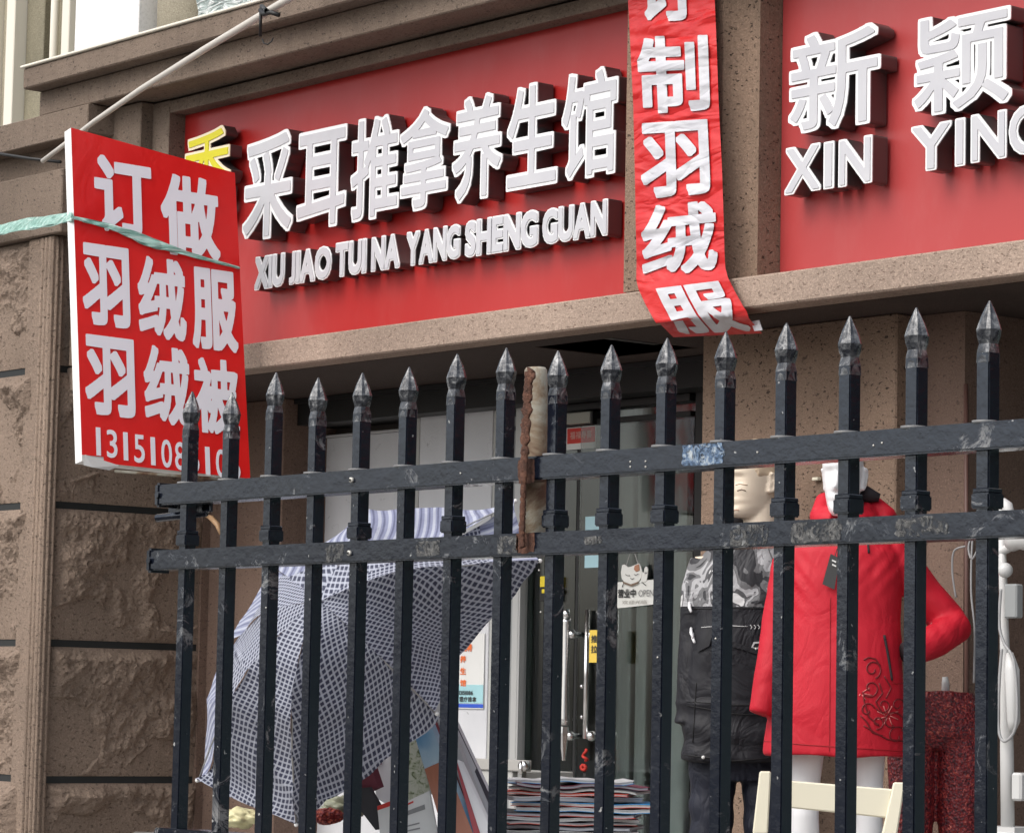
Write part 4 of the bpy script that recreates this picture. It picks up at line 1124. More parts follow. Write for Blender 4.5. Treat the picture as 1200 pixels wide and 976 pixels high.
bm = B(); tube(bm, [(0, .15, 0), (0, .15, .012)], .17, 32); tube(bm, [(0, .1, 0), (.0, .1, .7)], .012, 10); mk('base_plate', bm, M_CHROME, fem, local=True)
M_REDC = cloth_mat('red_coat_cloth', (.42, .006, .018), (.49, .009, .024), .62, .22, 0)
M_REDD = mat('dark_lining', (.02, .015, .018), .8)
bm = B()
loft(bm, [(.777, -.012, .0, .214, .15), (.80, -.012, .0, .213, .15), (.92, -.008, .0, .200, .145), (1.05, -.004, .005, .186, .135), (1.18, .0, .01, .176, .125), (1.30, .002, .015, .178, .122),
          (1.38, .004, .02, .172, .11), (1.43, .004, .025, .14, .09), (1.47, .004, .03, .10, .075), (1.50, .004, .03, .075, .065)], p=2.3)
tube(bm, [(-.125, .02, 1.40), (-.155, .0, 1.34), (-.188, -.02, 1.16), (-.21, -.05, 1.02), (-.236, -.07, .897)], [.055, .056, .050, .043, .034], 18)
tube(bm, [(.135, .02, 1.395), (.175, .03, 1.35), (.24, .06, 1.27), (.315, .08, 1.185), (.335, .06, 1.165), (.29, .01, 1.13), (.215, -.05, 1.088)], [.055, .057, .055, .057, .055, .05, .042], 18)
def crease(co, n):
    q = Vector((co.x*6, co.y*6, co.z*3.2)); a = noise.noise(q+Vector((2*noise.noise(co*4), 0, 3)))
    v = .006*(abs(a)-.15)
    da = math.exp(-((co.x-.12)**2+(co.z-1.33)**2)/.006); v += .0012*math.sin((co.x*1.2-co.z)*110)*da
    da = math.exp(-((co.x+.12)**2+(co.z-1.30)**2)/.008); v += .002*math.sin((-co.x*1.3-co.z)*100)*da
    da = math.exp(-((co.x-.27)**2+(co.z-1.17)**2)/.006); v += .001*math.sin((co.x+co.z*.6)*120)*da
    if co.z < 1.1: v += .006*math.sin(co.x*26+1)*(1.1-co.z)*2
    return v
coat = remeshed('coat', bm, M_REDC, fem, .0065, 3, disp=crease)
bm = B()                                     # stand-up collar and the hood folded behind the neck
def arc(cx, cy, r0, a0, a1, z0, z1, n=16): return [Vector((cx+r0*math.cos(a0+(a1-a0)*i/n), cy+r0*1.0*math.sin(a0+(a1-a0)*i/n), z0+(z1-z0)*(.5-.5*math.cos(2*math.pi*i/n)))) for i in range(n+1)]
tube(bm, arc(.004, .03, .078, R(-70), R(250), 1.475, 1.51), [.026]*17, 14)
tube(bm, arc(.004, .03, .070, R(-62), R(242), 1.50, 1.535), [.017]*17, 14)
tube(bm, [(-.075, .0, 1.49), (-.055, .05, 1.53), (0, .11, 1.54), (.075, .11, 1.53), (.13, .06, 1.49), (.12, .0, 1.45)], [.022, .032, .04, .042, .035, .02], 14)
remeshed('hood', bm, M_REDC, fem, .006, 2)
bm = B(); tube(bm, [(.045, .05, 1.545), (.075, .05, 1.558), (.11, .05, 1.548)], [.01, .026, .012], 12); mk('hood_lining', bm, M_REDD, fem, local=True)
bm = B(); tube(bm, [(.19, -.07, 1.08), (.215, -.055, 1.088)], [.036, .038], 16); mk('cuff', bm, M_REDD, fem, local=True)
M_REDL = mat('red_seam', (.30, .006, .012), .6)
bv = bvh_of(coat)
seam(bv, [(984, 645), (985, 760), (984, 886)], .0022, 'seam', M_REDL, fem); seam(bv, [(973, 700), (972, 880)], .0012, 'seam', M_REDL, fem)
seam(bv, [(1036, 744), (1040, 765), (1045, 797)], .0042, 'pocket_zip', M_REDD, fem); seam(bv, [(1046, 800), (1050, 801), (1062, 800)], .0014, 'seam', M_REDL, fem)
seam(bv, [(896, 868), (940, 872), (1000, 876), (1060, 880)], .0012, 'seam', M_REDL, fem)
seam(bv, [(1017, 636), (1018, 648)], .0035, 'drawstring', M_REDD, fem)
M_EMB = mat('embroidery_dark', (.15, .006, .010), .6); M_EMP = mat('embroidery_pink', (.55, .16, .15), .6)
def spiral(cx, cy, r0, r1, a0, a1, n=26): return [(cx+(r0+(r1-r0)*i/n)*math.cos(a0+(a1-a0)*i/n), cy+1.05*(r0+(r1-r0)*i/n)*math.sin(a0+(a1-a0)*i/n)) for i in range(n+1)]
for pts in (spiral(1050, 862, 3, 12, 0, 6), spiral(1028, 846, 2, 8, 1, 8), spiral(1052, 826, 2, 8, 0, 6), [(1008, 838), (1016, 846), (1022, 858), (1034, 862)], [(1036, 792), (1044, 806), (1038, 818)], spiral(1022, 784, 3, 11, 0, 7.5), spiral(1020, 806, 3, 11, 2, 9), spiral(1045, 846, 4, 15, 1, 7), spiral(1035, 826, 3, 9, 3, 9), spiral(1016, 832, 2, 9, 0, 6), [(1012, 773), (1018, 770), (1026, 772), (1031, 780)], [(1012, 850), (1025, 858), (1040, 866), (1058, 868)], [(1030, 800), (1034, 812), (1026, 822), (1034, 836)], [(1012, 812), (1007+5, 820), (1018, 840), (1030, 850)]):
    seam(bv, pts, .0024, 'embroidery', M_EMB, coat, 3)
for a in range(8):
    t = a*.785+.2; seam(bv, [(1040+3*math.cos(t), 838+3*math.sin(t)), (1040+13*math.cos(t+.2), 838+12*math.sin(t+.2))], .0017, 'embroidery', M_EMP, coat, 3)
for a in range(4):
    t = a*1.2-.9; seam(bv, [(1010+2*math.cos(t), 812+2*math.sin(t)), (1014+8*math.cos(t), 812+8*math.sin(t))], .0015, 'embroidery', M_EMP, coat, 3)
tgp = [proj(bv, x, y, .012) for x, y in ((973.5, 650), (984.5, 655), (978, 691), (964.5, 685))]
M_TAG = mat('grey_card', (.05, .05, .05), .6)
if all(tgp):
    d0 = Vector((.7, -.7, 0)); bm = B(); base = min(tgp, key=lambda p: (p-EYE).length); 
    q = [EYE+(p-EYE)*(((base-EYE).length-.003)/(p-EYE).length) for p in tgp]
    hexa(bm, q+[p+ray(980, 660).normalized()*.002 for p in q]); tg_ = mk('price_tag', bm, M_TAG, fem)
    bm = B(); c0_ = q[0].lerp(q[1], .5); tube(bm, [c0_, proj(bv, 981, 644, .006) or c0_+Vector((0, 0, .03))], .0014, 6); mk('tag_string', bm, M_BLACK, tg_)
    bm = B(); e1 = (q[1]-q[0]); e2 = (q[3]-q[0]); nn = -ray(980, 660).normalized()*.002
    for (a, b, w_) in ((.30, .14, .45), (.42, .26, .45)):
        p = q[0]+e1*a+e2*b+nn; hexa(bm, [p, p+e1*w_, p+e1*w_+e2*.05, p+e2*.05]+[x-nn*.4 for x in (p, p+e1*w_, p+e1*w_+e2*.05, p+e2*.05)])
    mk('tag_print', bm, M_PAPER, tg_)
# --- dark parka mannequin
PMn = at(866, 836, 6.98)
mal = thing('mannequin', 'flesh coloured mannequin with moulded hair in a black parka with a camouflage yoke', 'mannequin', (PMn.x, PMn.y, .7), rz=R(46.05))
def LM(x, y): return ((x-866)/360, .9+(836-y)/360)
skin = mat('mannequin_skin', (.66, .55, .42), .38); g = G(skin); sz = g.n('ShaderNodeSeparateXYZ'); g.l(g.tc.outputs['Object'], sz.inputs[0])
g.color(g.mix(g.ramp(g.math('ADD', sz.outputs['Z'], g.math('MULTIPLY', g.noise(22, 3), .04)), [(0.0, 0.0), (1.0, 0.0)]), (.66, .56, .44), (.4, .27, .16)))
hx_, hz_ = LM(881, 611)
bm = B(); head(bm, (hx_, 0, hz_-.0), -1.05, sx=1.0, h=.25, feat=1.25)
tube(bm, [(hx_+.02, .01, hz_+.06), (hx_+.02, .01, hz_-.03), (hx_+.01, .02, hz_-.10), (hx_-.01, .03, hz_-.2)], [.056, .056, .06, .09], 20)
loft(bm, [(.7, 0, .03, .14, .09), (1.0, 0, .03, .13, .09), (1.25, 0, .03, .15, .1), (1.40, 0, .03, .15, .08)])
hb_ = remeshed('body', bm, skin, mal, .0045, 1); bv = bvh_of(hb_); M_BROW = mat('brow_paint', (.34, .24, .16), .6); M_LIP = mat('lip_paint', (.50, .30, .22), .5)
seam(bv, [(862, 568.5), (867, 567), (876, 568.5)], .0018, 'eyebrow', M_BROW, mal, 2, .0); seam(bv, [(864, 575), (869, 573.5), (874, 575)], .0020, 'eye', mat('eye_paint', (.14, .09, .06), .4), mal, 2, .0); seam(bv, [(859, 598), (863, 597), (866, 598)], .0020, 'lips', M_LIP, mal, 2, .0)
bm = B(); head(bm, (hx_, 0, hz_-.0), -1.05, sx=1.0, h=.25, hair=True)
remeshed('hair', bm, mat('moulded_hair', (.56, .44, .31), .42), mal, .0035, 1)
M_PLN = cloth_mat('parka_plain', (.006, .006, .009), (.011, .011, .014), .65, .3, 0)
par = mat('parka_cloth', (.014, .014, .018), .62, spec=.4); g = G(par)
sz = g.n('ShaderNodeSeparateXYZ'); g.l(g.tc.outputs['Object'], sz.inputs[0])
nz = g.noise(9, 2.5, .5, vec=g.mapping((1.2, 1.2, .9), (.2, .5, .3)), dist=.9)
camo = g.ramp(nz, [(0.0, (.030, .030, .034)), (.41, (.14, .14, .145)), (.48, (.36, .36, .37)), (.56, (.08, .08, .085)), (.63, (.55, .55, .55))], 'CONSTANT')
thr = g.math('GREATER_THAN', sz.outputs['Z'], 1.236)
g.color(g.mix(thr, g.ramp(g.noise(4, 4), [(.3, (.006, .006, .009)), (.7, (.012, .012, .016))]), camo))
_b = g.bump(g.math('ABSOLUTE', g.math('SUBTRACT', g.noise(6, 3, .5, vec=g.mapping((1.2, 1.2, 1.1), (.2, .5, .1)), dist=1.4), .5)), .5, .05); g.bump(g.noise(200, 2), .2, .002, _b)
bm = B()
loft(bm, [(.745, -.01, 0, .172, .13), (.78, -.01, 0, .172, .13), (.95, -.01, 0, .168, .13), (1.1, -.005, .005, .160, .125), (1.25, .0, .01, .158, .12), (1.35, .003, .015, .155, .11), (1.41, .01, .02, .13, .09), (1.46, .015, .02, .09, .075), (1.50, .02, .02, .078, .068)], p=2.4)
tube(bm, [(-.11, .0, 1.38), (-.135, -.0, 1.30), (-.150, -.0, 1.12), (-.158, -.02, .98), (-.166, -.03, .86)], [.055, .054, .05, .046, .042], 18)
tube(bm, [(.12, .0, 1.38), (.16, .02, 1.30), (.19, .03, 1.12), (.19, .0, .98), (.185, -.03, .86)], [.055, .054, .05, .046, .042], 18)
def crease2(co, n):
    q = Vector((co.x*5, co.y*5, co.z*6)); v = .012*(abs(noise.noise(q+Vector((3, 1, 2*noise.noise(co*3)))))-.2)
    if co.z < .93: v += .004*math.sin(co.z*70+co.x*8)
    return v
parka = remeshed('parka', bm, par, mal, .0065, 2, disp=crease2)
bm = B(); tube(bm, arc(.018, .02, .076, R(-60), R(240), 1.49, 1.515), [.022]*17, 12); tube(bm, [(-.05, -.03, 1.47), (-.02, .08, 1.50), (.06, .11, 1.49), (.11, .05, 1.46)], [.02, .04, .045, .03], 12)
remeshed('hood', bm, M_PLN, mal, .006, 1)
bv = bvh_of(parka)
M_ZIP = mat('grey_zip', (.20, .20, .20), .4); M_REFL = mat('pale_print', (.5, .5, .5), .5); M_SEAM = mat('black_seam', (.004, .004, .005), .6)
seam(bv, [(848, 660), (846, 740), (843, 893)], .0035, 'zip', M_SEAM, mal); seam(bv, [(858, 733), (876, 734)], .0014, 'piping', M_REFL, mal); seam(bv, [(822, 735), (836, 734)], .0014, 'piping', M_REFL, mal)
for x0 in (879, 883.5, 888): seam(bv, [(x0, 732), (x0+2.2, 734.5), (x0+.8, 737)], .0014, 'print_mark', M_REFL, mal, 1)
seam(bv, [(812, 713), (836, 713)], .0018, 'seam', M_SEAM, mal); seam(bv, [(856, 712), (902, 713)], .0018, 'seam', M_SEAM, mal)
facet_patch(bv, [(883, 752), (892, 751.5), (888, 760), (879.5, 760)], 'logo_patch', M_REFL, mal, .003, 4); facet_patch(bv, [(884.5, 754), (890, 753.5), (888, 758), (882, 758)], 'logo_centre', M_SEAM, mal, .0045, 3)
facet_patch(bv, [(816, 738), (838, 736), (832, 757), (819, 764)], 'pocket_flap', M_PLN, mal, .007, 6)
facet_patch(bv, [(858, 752), (893, 762), (893, 768), (858, 758)], 'pocket_flap', M_PLN, mal, .006, 6)
for pts in ([(805, 822), (842, 824), (860, 826), (902, 826)], [(805, 826), (860, 836), (902, 838)], [(816, 800), (812, 870)], [(801, 884), (860, 891), (902, 888)], [(856, 752), (893, 762)]): seam(bv, pts, .0018, 'seam', M_SEAM, mal)
p = proj(bv, 824.5, 887, .002)
if p: bm = B(); bmesh.ops.create_uvsphere(bm, u_segments=10, v_segments=6, radius=.006, matrix=Matrix.Translation(p)); mk('press_stud', bm, M_PAPER, mal)
M_NAVY = cloth_mat('navy_trousers', (.006, .008, .017), (.011, .013, .024), .65, .6, 0)
bm = B(); loft(bm, [(.68, 0, .02, .15, .10), (.80, 0, .02, .14, .10)])
for cx in (-.082, .088): tube(bm, [(cx, .02, .78), (cx, .01, .64), (cx*1.02, .0, .52), (cx*1.0, .02, .36), (cx, .02, .08)], [.080, .074, .070, .062, .058], 20)
remeshed('trousers', bm, M_NAVY, mal, .008, 2, disp=lambda c, n: .010*(abs(noise.noise(Vector((c.x*4, c.y*4, c.z*11))))-.2)+.003*math.sin(c.z*60+c.x*20))
bm = B(); tube(bm, [(0, .15, 0), (0, .15, .012)], .17, 32)
for cx in (-.085, .085): tube(bm, [(cx, .05, .05), (cx, -.05, .045), (cx, -.15, .03)], [.045, .045, .03], 14)
mk('base_plate', bm, M_BLACK, mal, local=True)
# white fingers in the parka pocket
bm = B()
for (x, y) in ((809, 712), (811, 742), (813, 748)):
    p = at(x-1, y-6, 6.83); q = at(x+1, y+5, 6.81); tube(bm, [p, p.lerp(q, .5)+Vector((0, -.004, 0)), q], [.0045, .0055, .004], 8)
mk('hand', bm, M_MANW, mal)
# --- sequin trousers on a half mannequin
PT = at(1097, 840, 7.08)
tr = thing('trouser_form', 'dark red sequined trousers on a leg form beside the steamer', 'trousers', (PT.x, PT.y, .7), rz=R(42.4))
def seq():
    m = mat('sequin_cloth', (.2, .02, .03), .45, spec=.6); g = G(m)
    v = g.n('ShaderNodeTexVoronoi'); v.inputs['Scale'].default_value = 110; g.l(g.tc.outputs['Object'], v.inputs['Vector'])
    n_ = g.noise(85, 3, .75, dist=1)
    g.color(g.ramp(n_, [(.33, (.022, .006, .012)), (.46, (.10, .006, .012)), (.55, (.22, .012, .018)), (.64, (.42, .07, .05)), (.74, (.6, .28, .2))])); g.bump(v.outputs['Distance'], .8, .006); return m
bm = B(); loft(bm, [(.80, 0, 0, .12, .07), (.85, 0, 0, .142, .095), (.93, .0, 0, .125, .09), (.975, 0, 0, .112, .08)])
for cx in (-.072, .074): tube(bm, [(cx*.92, 0, .88), (cx, 0, .76), (cx, 0, .66), (cx*.98, 0, .5), (cx*.95, .0, .3), (cx*.9, 0, .1)], [.072, .074, .070, .062, .05, .045], 20)
remeshed('trouser_cloth', bm, seq(), tr, .008, 1, disp=lambda c, n: .007*(abs(noise.noise(Vector((c.x*9, c.y*9, c.z*3))))-.2)+.004*math.sin(c.x*60)*max(0, c.z-.85)*5)
bm = B(); tube(bm, [(.028, 0, .95), (.028, 0, 1.0), (.026, 0, 1.02)], [.012, .012, .008], 12); tube(bm, [(0, .0, 0), (0, 0, .01)], .16, 28); mk('stand', bm, M_WHITE, tr, local=True)

# --- cream chair
PC = at(972, 838, 6.15)
ch = thing('chair', 'cream painted wooden chair with its back rail in front of the red coat mannequin', 'chair', (PC.x, PC.y, .7), rz=R(44.9))
KC = 3620/ (FW.dot(PC-EYE))
def LC(x, y): return ((x-972)/KC, .9+(838-y)/KC)
for (xt, yt, xb, nm) in ((898, 906, 893, 'post'), (1053.5, 915.5, 1042, 'post')):
    a = LC(xt, yt); b = LC(xb, 978); dx = (b[0]-a[0])/(b[1]-a[1]); zl = 0; xl_ = a[0]+dx*(zl-a[1])*.35
    bm = B(); W_, D_ = .021, .016
    P0 = Vector((a[0], -.02, a[1])); P1 = Vector((b[0], -.03, b[1])); P2_ = Vector((b[0]-.0, -.02, .0))
    hexa(bm, [P1+Vector((-W_, -D_, 0)), P1+Vector((W_, -D_, 0)), P0+Vector((W_*.75, -D_, 0)), P0+Vector((-W_*.75, -D_, 0)), P1+Vector((-W_, D_, 0)), P1+Vector((W_, D_, 0)), P0+Vector((W_*.75, D_, 0)), P0+Vector((-W_*.75, D_, 0))], bev=.004)
    hexa(bm, [P2_+Vector((-W_*.8, -D_, 0)), P2_+Vector((W_*.8, -D_, 0)), P1+Vector((W_-.001, -D_+.001, .01)), P1+Vector((-W_+.001, -D_+.001, .01)), P2_+Vector((-W_*.8, D_, 0)), P2_+Vector((W_*.8, D_, 0)), P1+Vector((W_-.001, D_-.001, .01)), P1+Vector((-W_+.001, D_-.001, .01))], bev=.003)
    mk('post', bm, M_CREAMW, ch, local=True)
bm = B(); a, b, c, d = LC(905, 915), LC(1046, 923.5), LC(1040, 957), LC(905, 946)
hexa(bm, [Vector((p[0], -.028, p[1])) for p in (d, c, b, a)]+[Vector((p[0], -.008, p[1])) for p in (d, c, b, a)], bev=.004); mk('back_rail', bm, M_CREAMW, ch, local=True)
bm = B(); box(bm, -.20, .17, -.02, .36, .42, .45, .01); mk('seat', bm, M_CREAMW, ch, local=True)
for xx in (-.17, .14):
    bm = B(); box(bm, xx-.018, xx+.018, .30, .335, 0, .42, .004); mk('leg', bm, M_CREAMW, ch, local=True)

# --- garment steamer at the right edge
st = thing('garment_steamer', 'white garment steamer with pole, hanging head and grey hose at the right edge', 'steamer', at(1183, 960, 6.5) - Vector((0, 0, .0)))
YT = 6.5
bm = B(); tube(bm, [at(1173, 590, YT), at(1176, 700, YT), at(1178, 780, YT), at(1180, 880, YT), at(1181, 975, YT)], [.010, .012, .014, .019, .019], 14); mk('pole', bm, M_WHITE, st, smooth=True)
bm = B(); tube(bm, [at(1183, 765, YT-.03), at(1186, 785, YT-.035), at(1188, 845, YT-.03), at(1186, 858, YT-.03)], [.010, .021, .018, .008], 14); mk('steam_iron', bm, M_WHITE, st, smooth=True)
bm = B(); tube(bm, [at(1183, 640, YT-.03), at(1190, 632, YT-.03), at(1200, 630, YT-.02), at(1230, 634, YT)], [.02, .03, .035, .03], 14); tube(bm, [at(1146, 612, YT), at(1150, 640, YT), at(1166, 650, YT), at(1186, 640, YT)], [.012, .014, .014, .012], 12)
tube(bm, [at(1176, 585, YT), at(1180, 592, YT), at(1186, 612, YT)], [.006, .016, .012], 12)
bmesh.ops.create_uvsphere(bm, u_segments=14, v_segments=10, radius=.021, matrix=Matrix.Translation(at(1178, 668, YT-.03))); mk('hanger_head', bm, M_WHITE, st, smooth=True)
bm = B(); quadbox(bm, 1176, 1191, 684, 724, YT-.04, .03, .004); mk('clear_clip', bm, mat('clear_clip', (.25, .26, .26), .2), st)
def curve(pts, n=10):
    out = []
    for i in range(len(pts)-1):
        p0, p1, p2, p3 = pts[max(i-1, 0)], pts[i], pts[i+1], pts[min(i+2, len(pts)-1)]
        for k in range(n):
            t = k/n; out.append(.5*((2*p1)+(p2-p0)*t+(2*p0-5*p1+4*p2-p3)*t*t+(3*p1-p0-3*p2+p3)*t**3))
    return out+[pts[-1]]
M_HOSE = mat('grey_hose', (.30, .30, .30), .5)
bm = B(); tube(bm, curve([at(x, y, YT-.045) for x, y in ((1173, 690), (1171, 730), (1176, 752), (1188, 775), (1192, 830), (1188, 858), (1176, 868), (1170, 850), (1171, 800), (1174, 760))]), .0042, 8); mk('hose', bm, M_HOSE, st, smooth=True)
bm = B(); tube(bm, curve([at(x, y, 7.0) for x, y in ((1143, 618), (1135, 640), (1139, 655), (1146, 640), (1140, 630), (1138, 690), (1142, 740), (1141, 800))]), .0032, 6); tube(bm, curve([at(x, y, 7.0) for x, y in ((1131, 640), (1118, 646), (1116, 670), (1120, 700))]), .003, 6)
tag(mk('loose_wire', bm, M_HOSE, smooth=True), 'thin grey wire looping down in the dark recess beside the steamer', 'wire')
bm = B(); p = at(1183, 968, YT); box(bm, p.x-.07, p.x+.09, YT-.08, YT+.08, .7, p.z, .02, 3); mk('water_tank', bm, M_WHITE, st)
bm = B(); quadbox(bm, 1184, 1196, 905, 938, YT-.02, .04, .006); mk('pole_clamp', bm, M_WHITE, st)
bm = B(); quadbox(bm, 951, 958, 559, 563, YPIER-.02, .018, .002); tag(mk('wall_peg', bm, M_CREAMW), 'tiny cream peg on the stone pier between the two mannequin heads', 'peg')
# power switch box style marks near pier top are left to the stone material

# ================================================================== UMBRELLA, PAPERS AND TABLE
def atz(x, y, zd): return EYE+ray(x, y)*(zd/F_PX)
AP = (375, 704); CT = (417, 753); ZC = 8.35; KZ = ZC/3620
axv = (-.096, -.11, -.27)
def upt(x, y, extra=0):
    dx, dy = (x-CT[0])*KZ, (y-CT[1])*KZ; dz = -(dx*.096+dy*.11)/.27
    return atz(x, y, ZC+dz*.8+extra)
tips = [(231, 914), (347, 966), (512, 836), (633, 657), (604, 587), (432, 599), (327, 674), (262, 772)]
apex = atz(*AP, ZC-.27); ctr = upt(*CT); axis = (apex-ctr).normalized()
umb = thing('umbrella', 'open checked umbrella lying on its side over papers behind the fence', 'umbrella', upt(*tips[1]))
def check_mat(name, stripes):
    m = mat(name, (.5, .5, .5), .75); g = G(m); uv = g.n('ShaderNodeUVMap'); sp = g.n('ShaderNodeSeparateXYZ'); g.l(uv.outputs[0], sp.inputs[0])
    def band(o, p, w_, ph=0):
        f = g.math('FRACT', g.math('ADD', g.math('MULTIPLY', o, 1/p), ph)); return g.ramp(f, [(0, 1.0), (w_-.04, 1.0), (w_+.04, 0.0), (.96, 0.0), (1.0, 1.0)])
    navy, white, mid = (.024, .028, .058), (.36, .38, .45), (.20, .21, .29)
    if not stripes:
        a = band(sp.outputs[0], .0132, .33); b = band(sp.outputs[1], .0132, .33); c = g.math('MAXIMUM', a, b); lowmid = g.mix(g.math('MULTIPLY', a, b), (.30, .315, .37), white)
        colr = g.mix(c, navy, lowmid)
    else:
        a = band(sp.outputs[0], .026, .30); b = band(sp.outputs[0], .026, .18, .5); colr = g.mix(a, g.mix(b, (.20, .215, .31), (.10, .11, .18)), white)
    g.color(colr); g.bump(g.noise(16, 4, .6, dist=.8), .4, .02); m.node_tree.nodes['Principled BSDF'].inputs['Sheen Weight'].default_value = .1
    return m
M_CHK, M_STR = check_mat('check_cloth', False), check_mat('stripe_cloth', True)
tipP = [upt(*t) for t in tips]
NG, NT = 18, 34
BULGE = [1.0, 1.2, 1, .75, .12, .0, .25, .95]
for gi in range(8):
    A, Bt = tipP[gi], tipP[(gi+1) % 8]
    wide = (Bt-A).length; L0 = ((A+Bt)/2-apex).length
    bm = B(); uvl = bm.loops.layers.uv.new('UVMap'); g0 = []; uvs = {}
    for j in range(NT+1):
        t = j/NT; row = []
        for i in range(NG+1):
            s = i/NG
            def ribp(T, b_): return apex+(T-apex)*t+axis*(.165*b_*math.sin(math.pi*t)*(T-apex).length)
            p = ribp(A, BULGE[gi]).lerp(ribp(Bt, BULGE[(gi+1) % 8]), s)
            sag = math.sin(math.pi*s)*t
            p += (ctr-p).normalized()*sag*wide*{7: -.06, 0: -.01, 1: -.01, 2: .12, 4: -.03, 5: -.02, 6: -.02}.get(gi, .10)-axis*sag*.02*(1 if t > .3 else t/.3)
            fold = .075*noise.noise(Vector((p.x*3, p.y*3, p.z*4.5)))*min(1, t*1.6)+.034*noise.noise(Vector((p.x*7+gi, p.y*7, p.z*9)))*t+.034*(1-abs(math.sin((p.z*1.0+p.x*.9)*13+gi+3.5*noise.noise(p*2.5))))**2*max(0, t-.2)
            p += axis*fold
            v = bm.verts.new(p); uvs[v] = ((p-apex).dot(RT) if gi in (4, 5) else (s-.5)*wide*t, (p-apex).dot(UP) if gi in (4, 5) else t*L0); row.append(v)
        g0.append(row)
    stripe_from = {3: .80, 4: .48, 5: .6, 6: .72, 7: .80}.get(gi, 2)
    for j in range(NT):
        for i in range(NG):
            f = bm.faces.new((g0[j][i], g0[j][i+1], g0[j+1][i+1], g0[j+1][i])) 
            f.material_index = 1 if (j+.5)/NT > stripe_from else 0
            for lp in f.loops:
                u0, v0 = uvs[lp.vert]; q = lp.vert.co*4.5+Vector((gi*.7, 0, 0))
                lp[uvl].uv = (u0+.030*noise.noise(q), v0+.030*noise.noise(q+Vector((9, 4, 2))))
    mk('canopy_panel', bm, [M_CHK, M_STR], umb, smooth=True)
    bm = B(); pts = [apex+(A-apex)*t+axis*(.165*BULGE[gi]*math.sin(math.pi*t)*(A-apex).length-.008) for t in [k/12 for k in range(13)]]; tube(bm, pts, .0022, 6); mk('rib', bm, M_STEEL, umb)
    bm = B(); bmesh.ops.create_uvsphere(bm, u_segments=8, v_segments=6, radius=.006, matrix=Matrix.Translation(A)); mk('rib_tip', bm, M_PAPER, umb)
bm = B(); tube(bm, [apex+axis*.03, apex, apex-axis*.75], [.003, .006, .006], 10); mk('shaft', bm, M_STEEL, umb)
# striped flap hanging at the far left
ztab = ZZ(600, 990, at(600, 990, 1).y)
TC = atz(470, 985, 8.75); ztab = TC.z
tb = thing('low_table', 'low grey table carrying the umbrella and stacks of papers', 'table', (TC.x, TC.y, .7), rz=R(52))
bm = B(); box(bm, -.78, .78, -.50, .3, ztab-.7-.03, ztab-.7, .004); mk('table_top', bm, M_STEEL, tb, local=True)
for sx_ in (-.72, .72):
    for sy2 in (-.42, .22): bm = B(); box(bm, sx_-.02, sx_+.02, sy2-.02, sy2+.02, 0, ztab-.731, .003); mk('leg', bm, M_STEEL, tb, local=True)
# magazines: stack seen edge on
mm = [mat('page_edges_%s' % n_, c, .8) for n_, c in (('a', (.55, .54, .52)), ('b', (.42, .43, .46)), ('c', (.62, .61, .58)))]
cc = [mat('cover_'+n_, c, .35) for n_, c in (('white', (.62, .62, .62)), ('red', (.65, .05, .03)), ('blue', (.02, .28, .65)), ('black', (.02, .02, .03)), ('grey', (.25, .26, .3)), ('maroon', (.18, .03, .06)))]
cx_ = 675; zc = ztab; rnd = random.Random(5); order = [0, 4, 3, 0, 3, 4, 0, 3, 0, 2, 0, 1, 3, 5, 0]; ths = [.011, .010, .012, .010, .013, .010, .011, .013, .014, .014, .016, .010, .010, .012, .012]
labels = ['white covered magazine at the very bottom of the flat stack', 'grey covered magazine lying on the lowest white one', 'black covered magazine third up from the bottom of the stack', 'white covered magazine lying between two dark ones low in the stack',
 'black covered magazine in the lower middle of the stack', 'grey covered magazine just above the middle black one', 'white covered magazine at mid height of the stack', 'black covered magazine lying right above the mid height white one',
 'white covered magazine directly under the blue covered one', 'blue covered magazine near the top of the stack', 'white covered magazine directly on top of the blue covered one', 'red covered magazine near the top of the stack',
 'black covered magazine directly on the red covered one', 'maroon covered magazine second from the top of the stack', 'crumpled white magazine on top of the stack']
for k, (ci, th) in enumerate(zip(order, ths)):
    base = atz(cx_, 985, 8.72); rz = R(50.26+rnd.uniform(-12, 12)); dx, dy = rnd.uniform(-.035, .03), rnd.uniform(-.03, .03)
    lab = labels[k]
    mg = thing('magazine', lab, 'magazine', (base.x+dx*.64, base.y+dx*.77, zc), 'magazines in the flat stack', rz)
    Lh = .192+rnd.uniform(-.014, .008); n_ = 14
    def wav(x, amp=.0016 if k < 12 else .0035): return amp*math.sin(x*26+k)+amp*.6*math.sin(x*61+k*2)
    for nm, z0_, z1_, ins, m_ in (('pages', .0012, th*.8-.0022, .004, mm[k % 3]), ('cover', th*.8-.0021, th*.8-.0005, 0, cc[ci]), ('back_cover', 0, .0011, 0, cc[(ci*2+k) % 6])):
        bm = B(); xs = [-Lh+ins+(2*Lh-2*ins)*i/n_ for i in range(n_+1)]
        v = [[bm.verts.new((x, y, z+wav(x))) for (y, z) in ((-.13+ins, z0_), (.13-ins, z0_), (.13-ins, z1_), (-.13+ins, z1_))] for x in xs]
        for a_, b_ in zip(v, v[1:]):
            for q in range(4): bm.faces.new((a_[q], a_[(q+1) % 4], b_[(q+1) % 4], b_[q]))
        bm.faces.new(v[0]); bm.faces.new(v[-1]); bmesh.ops.recalc_face_normals(bm, faces=bm.faces); mk(nm, bm, m_, mg, local=True)
    zc += th*.84+.0026
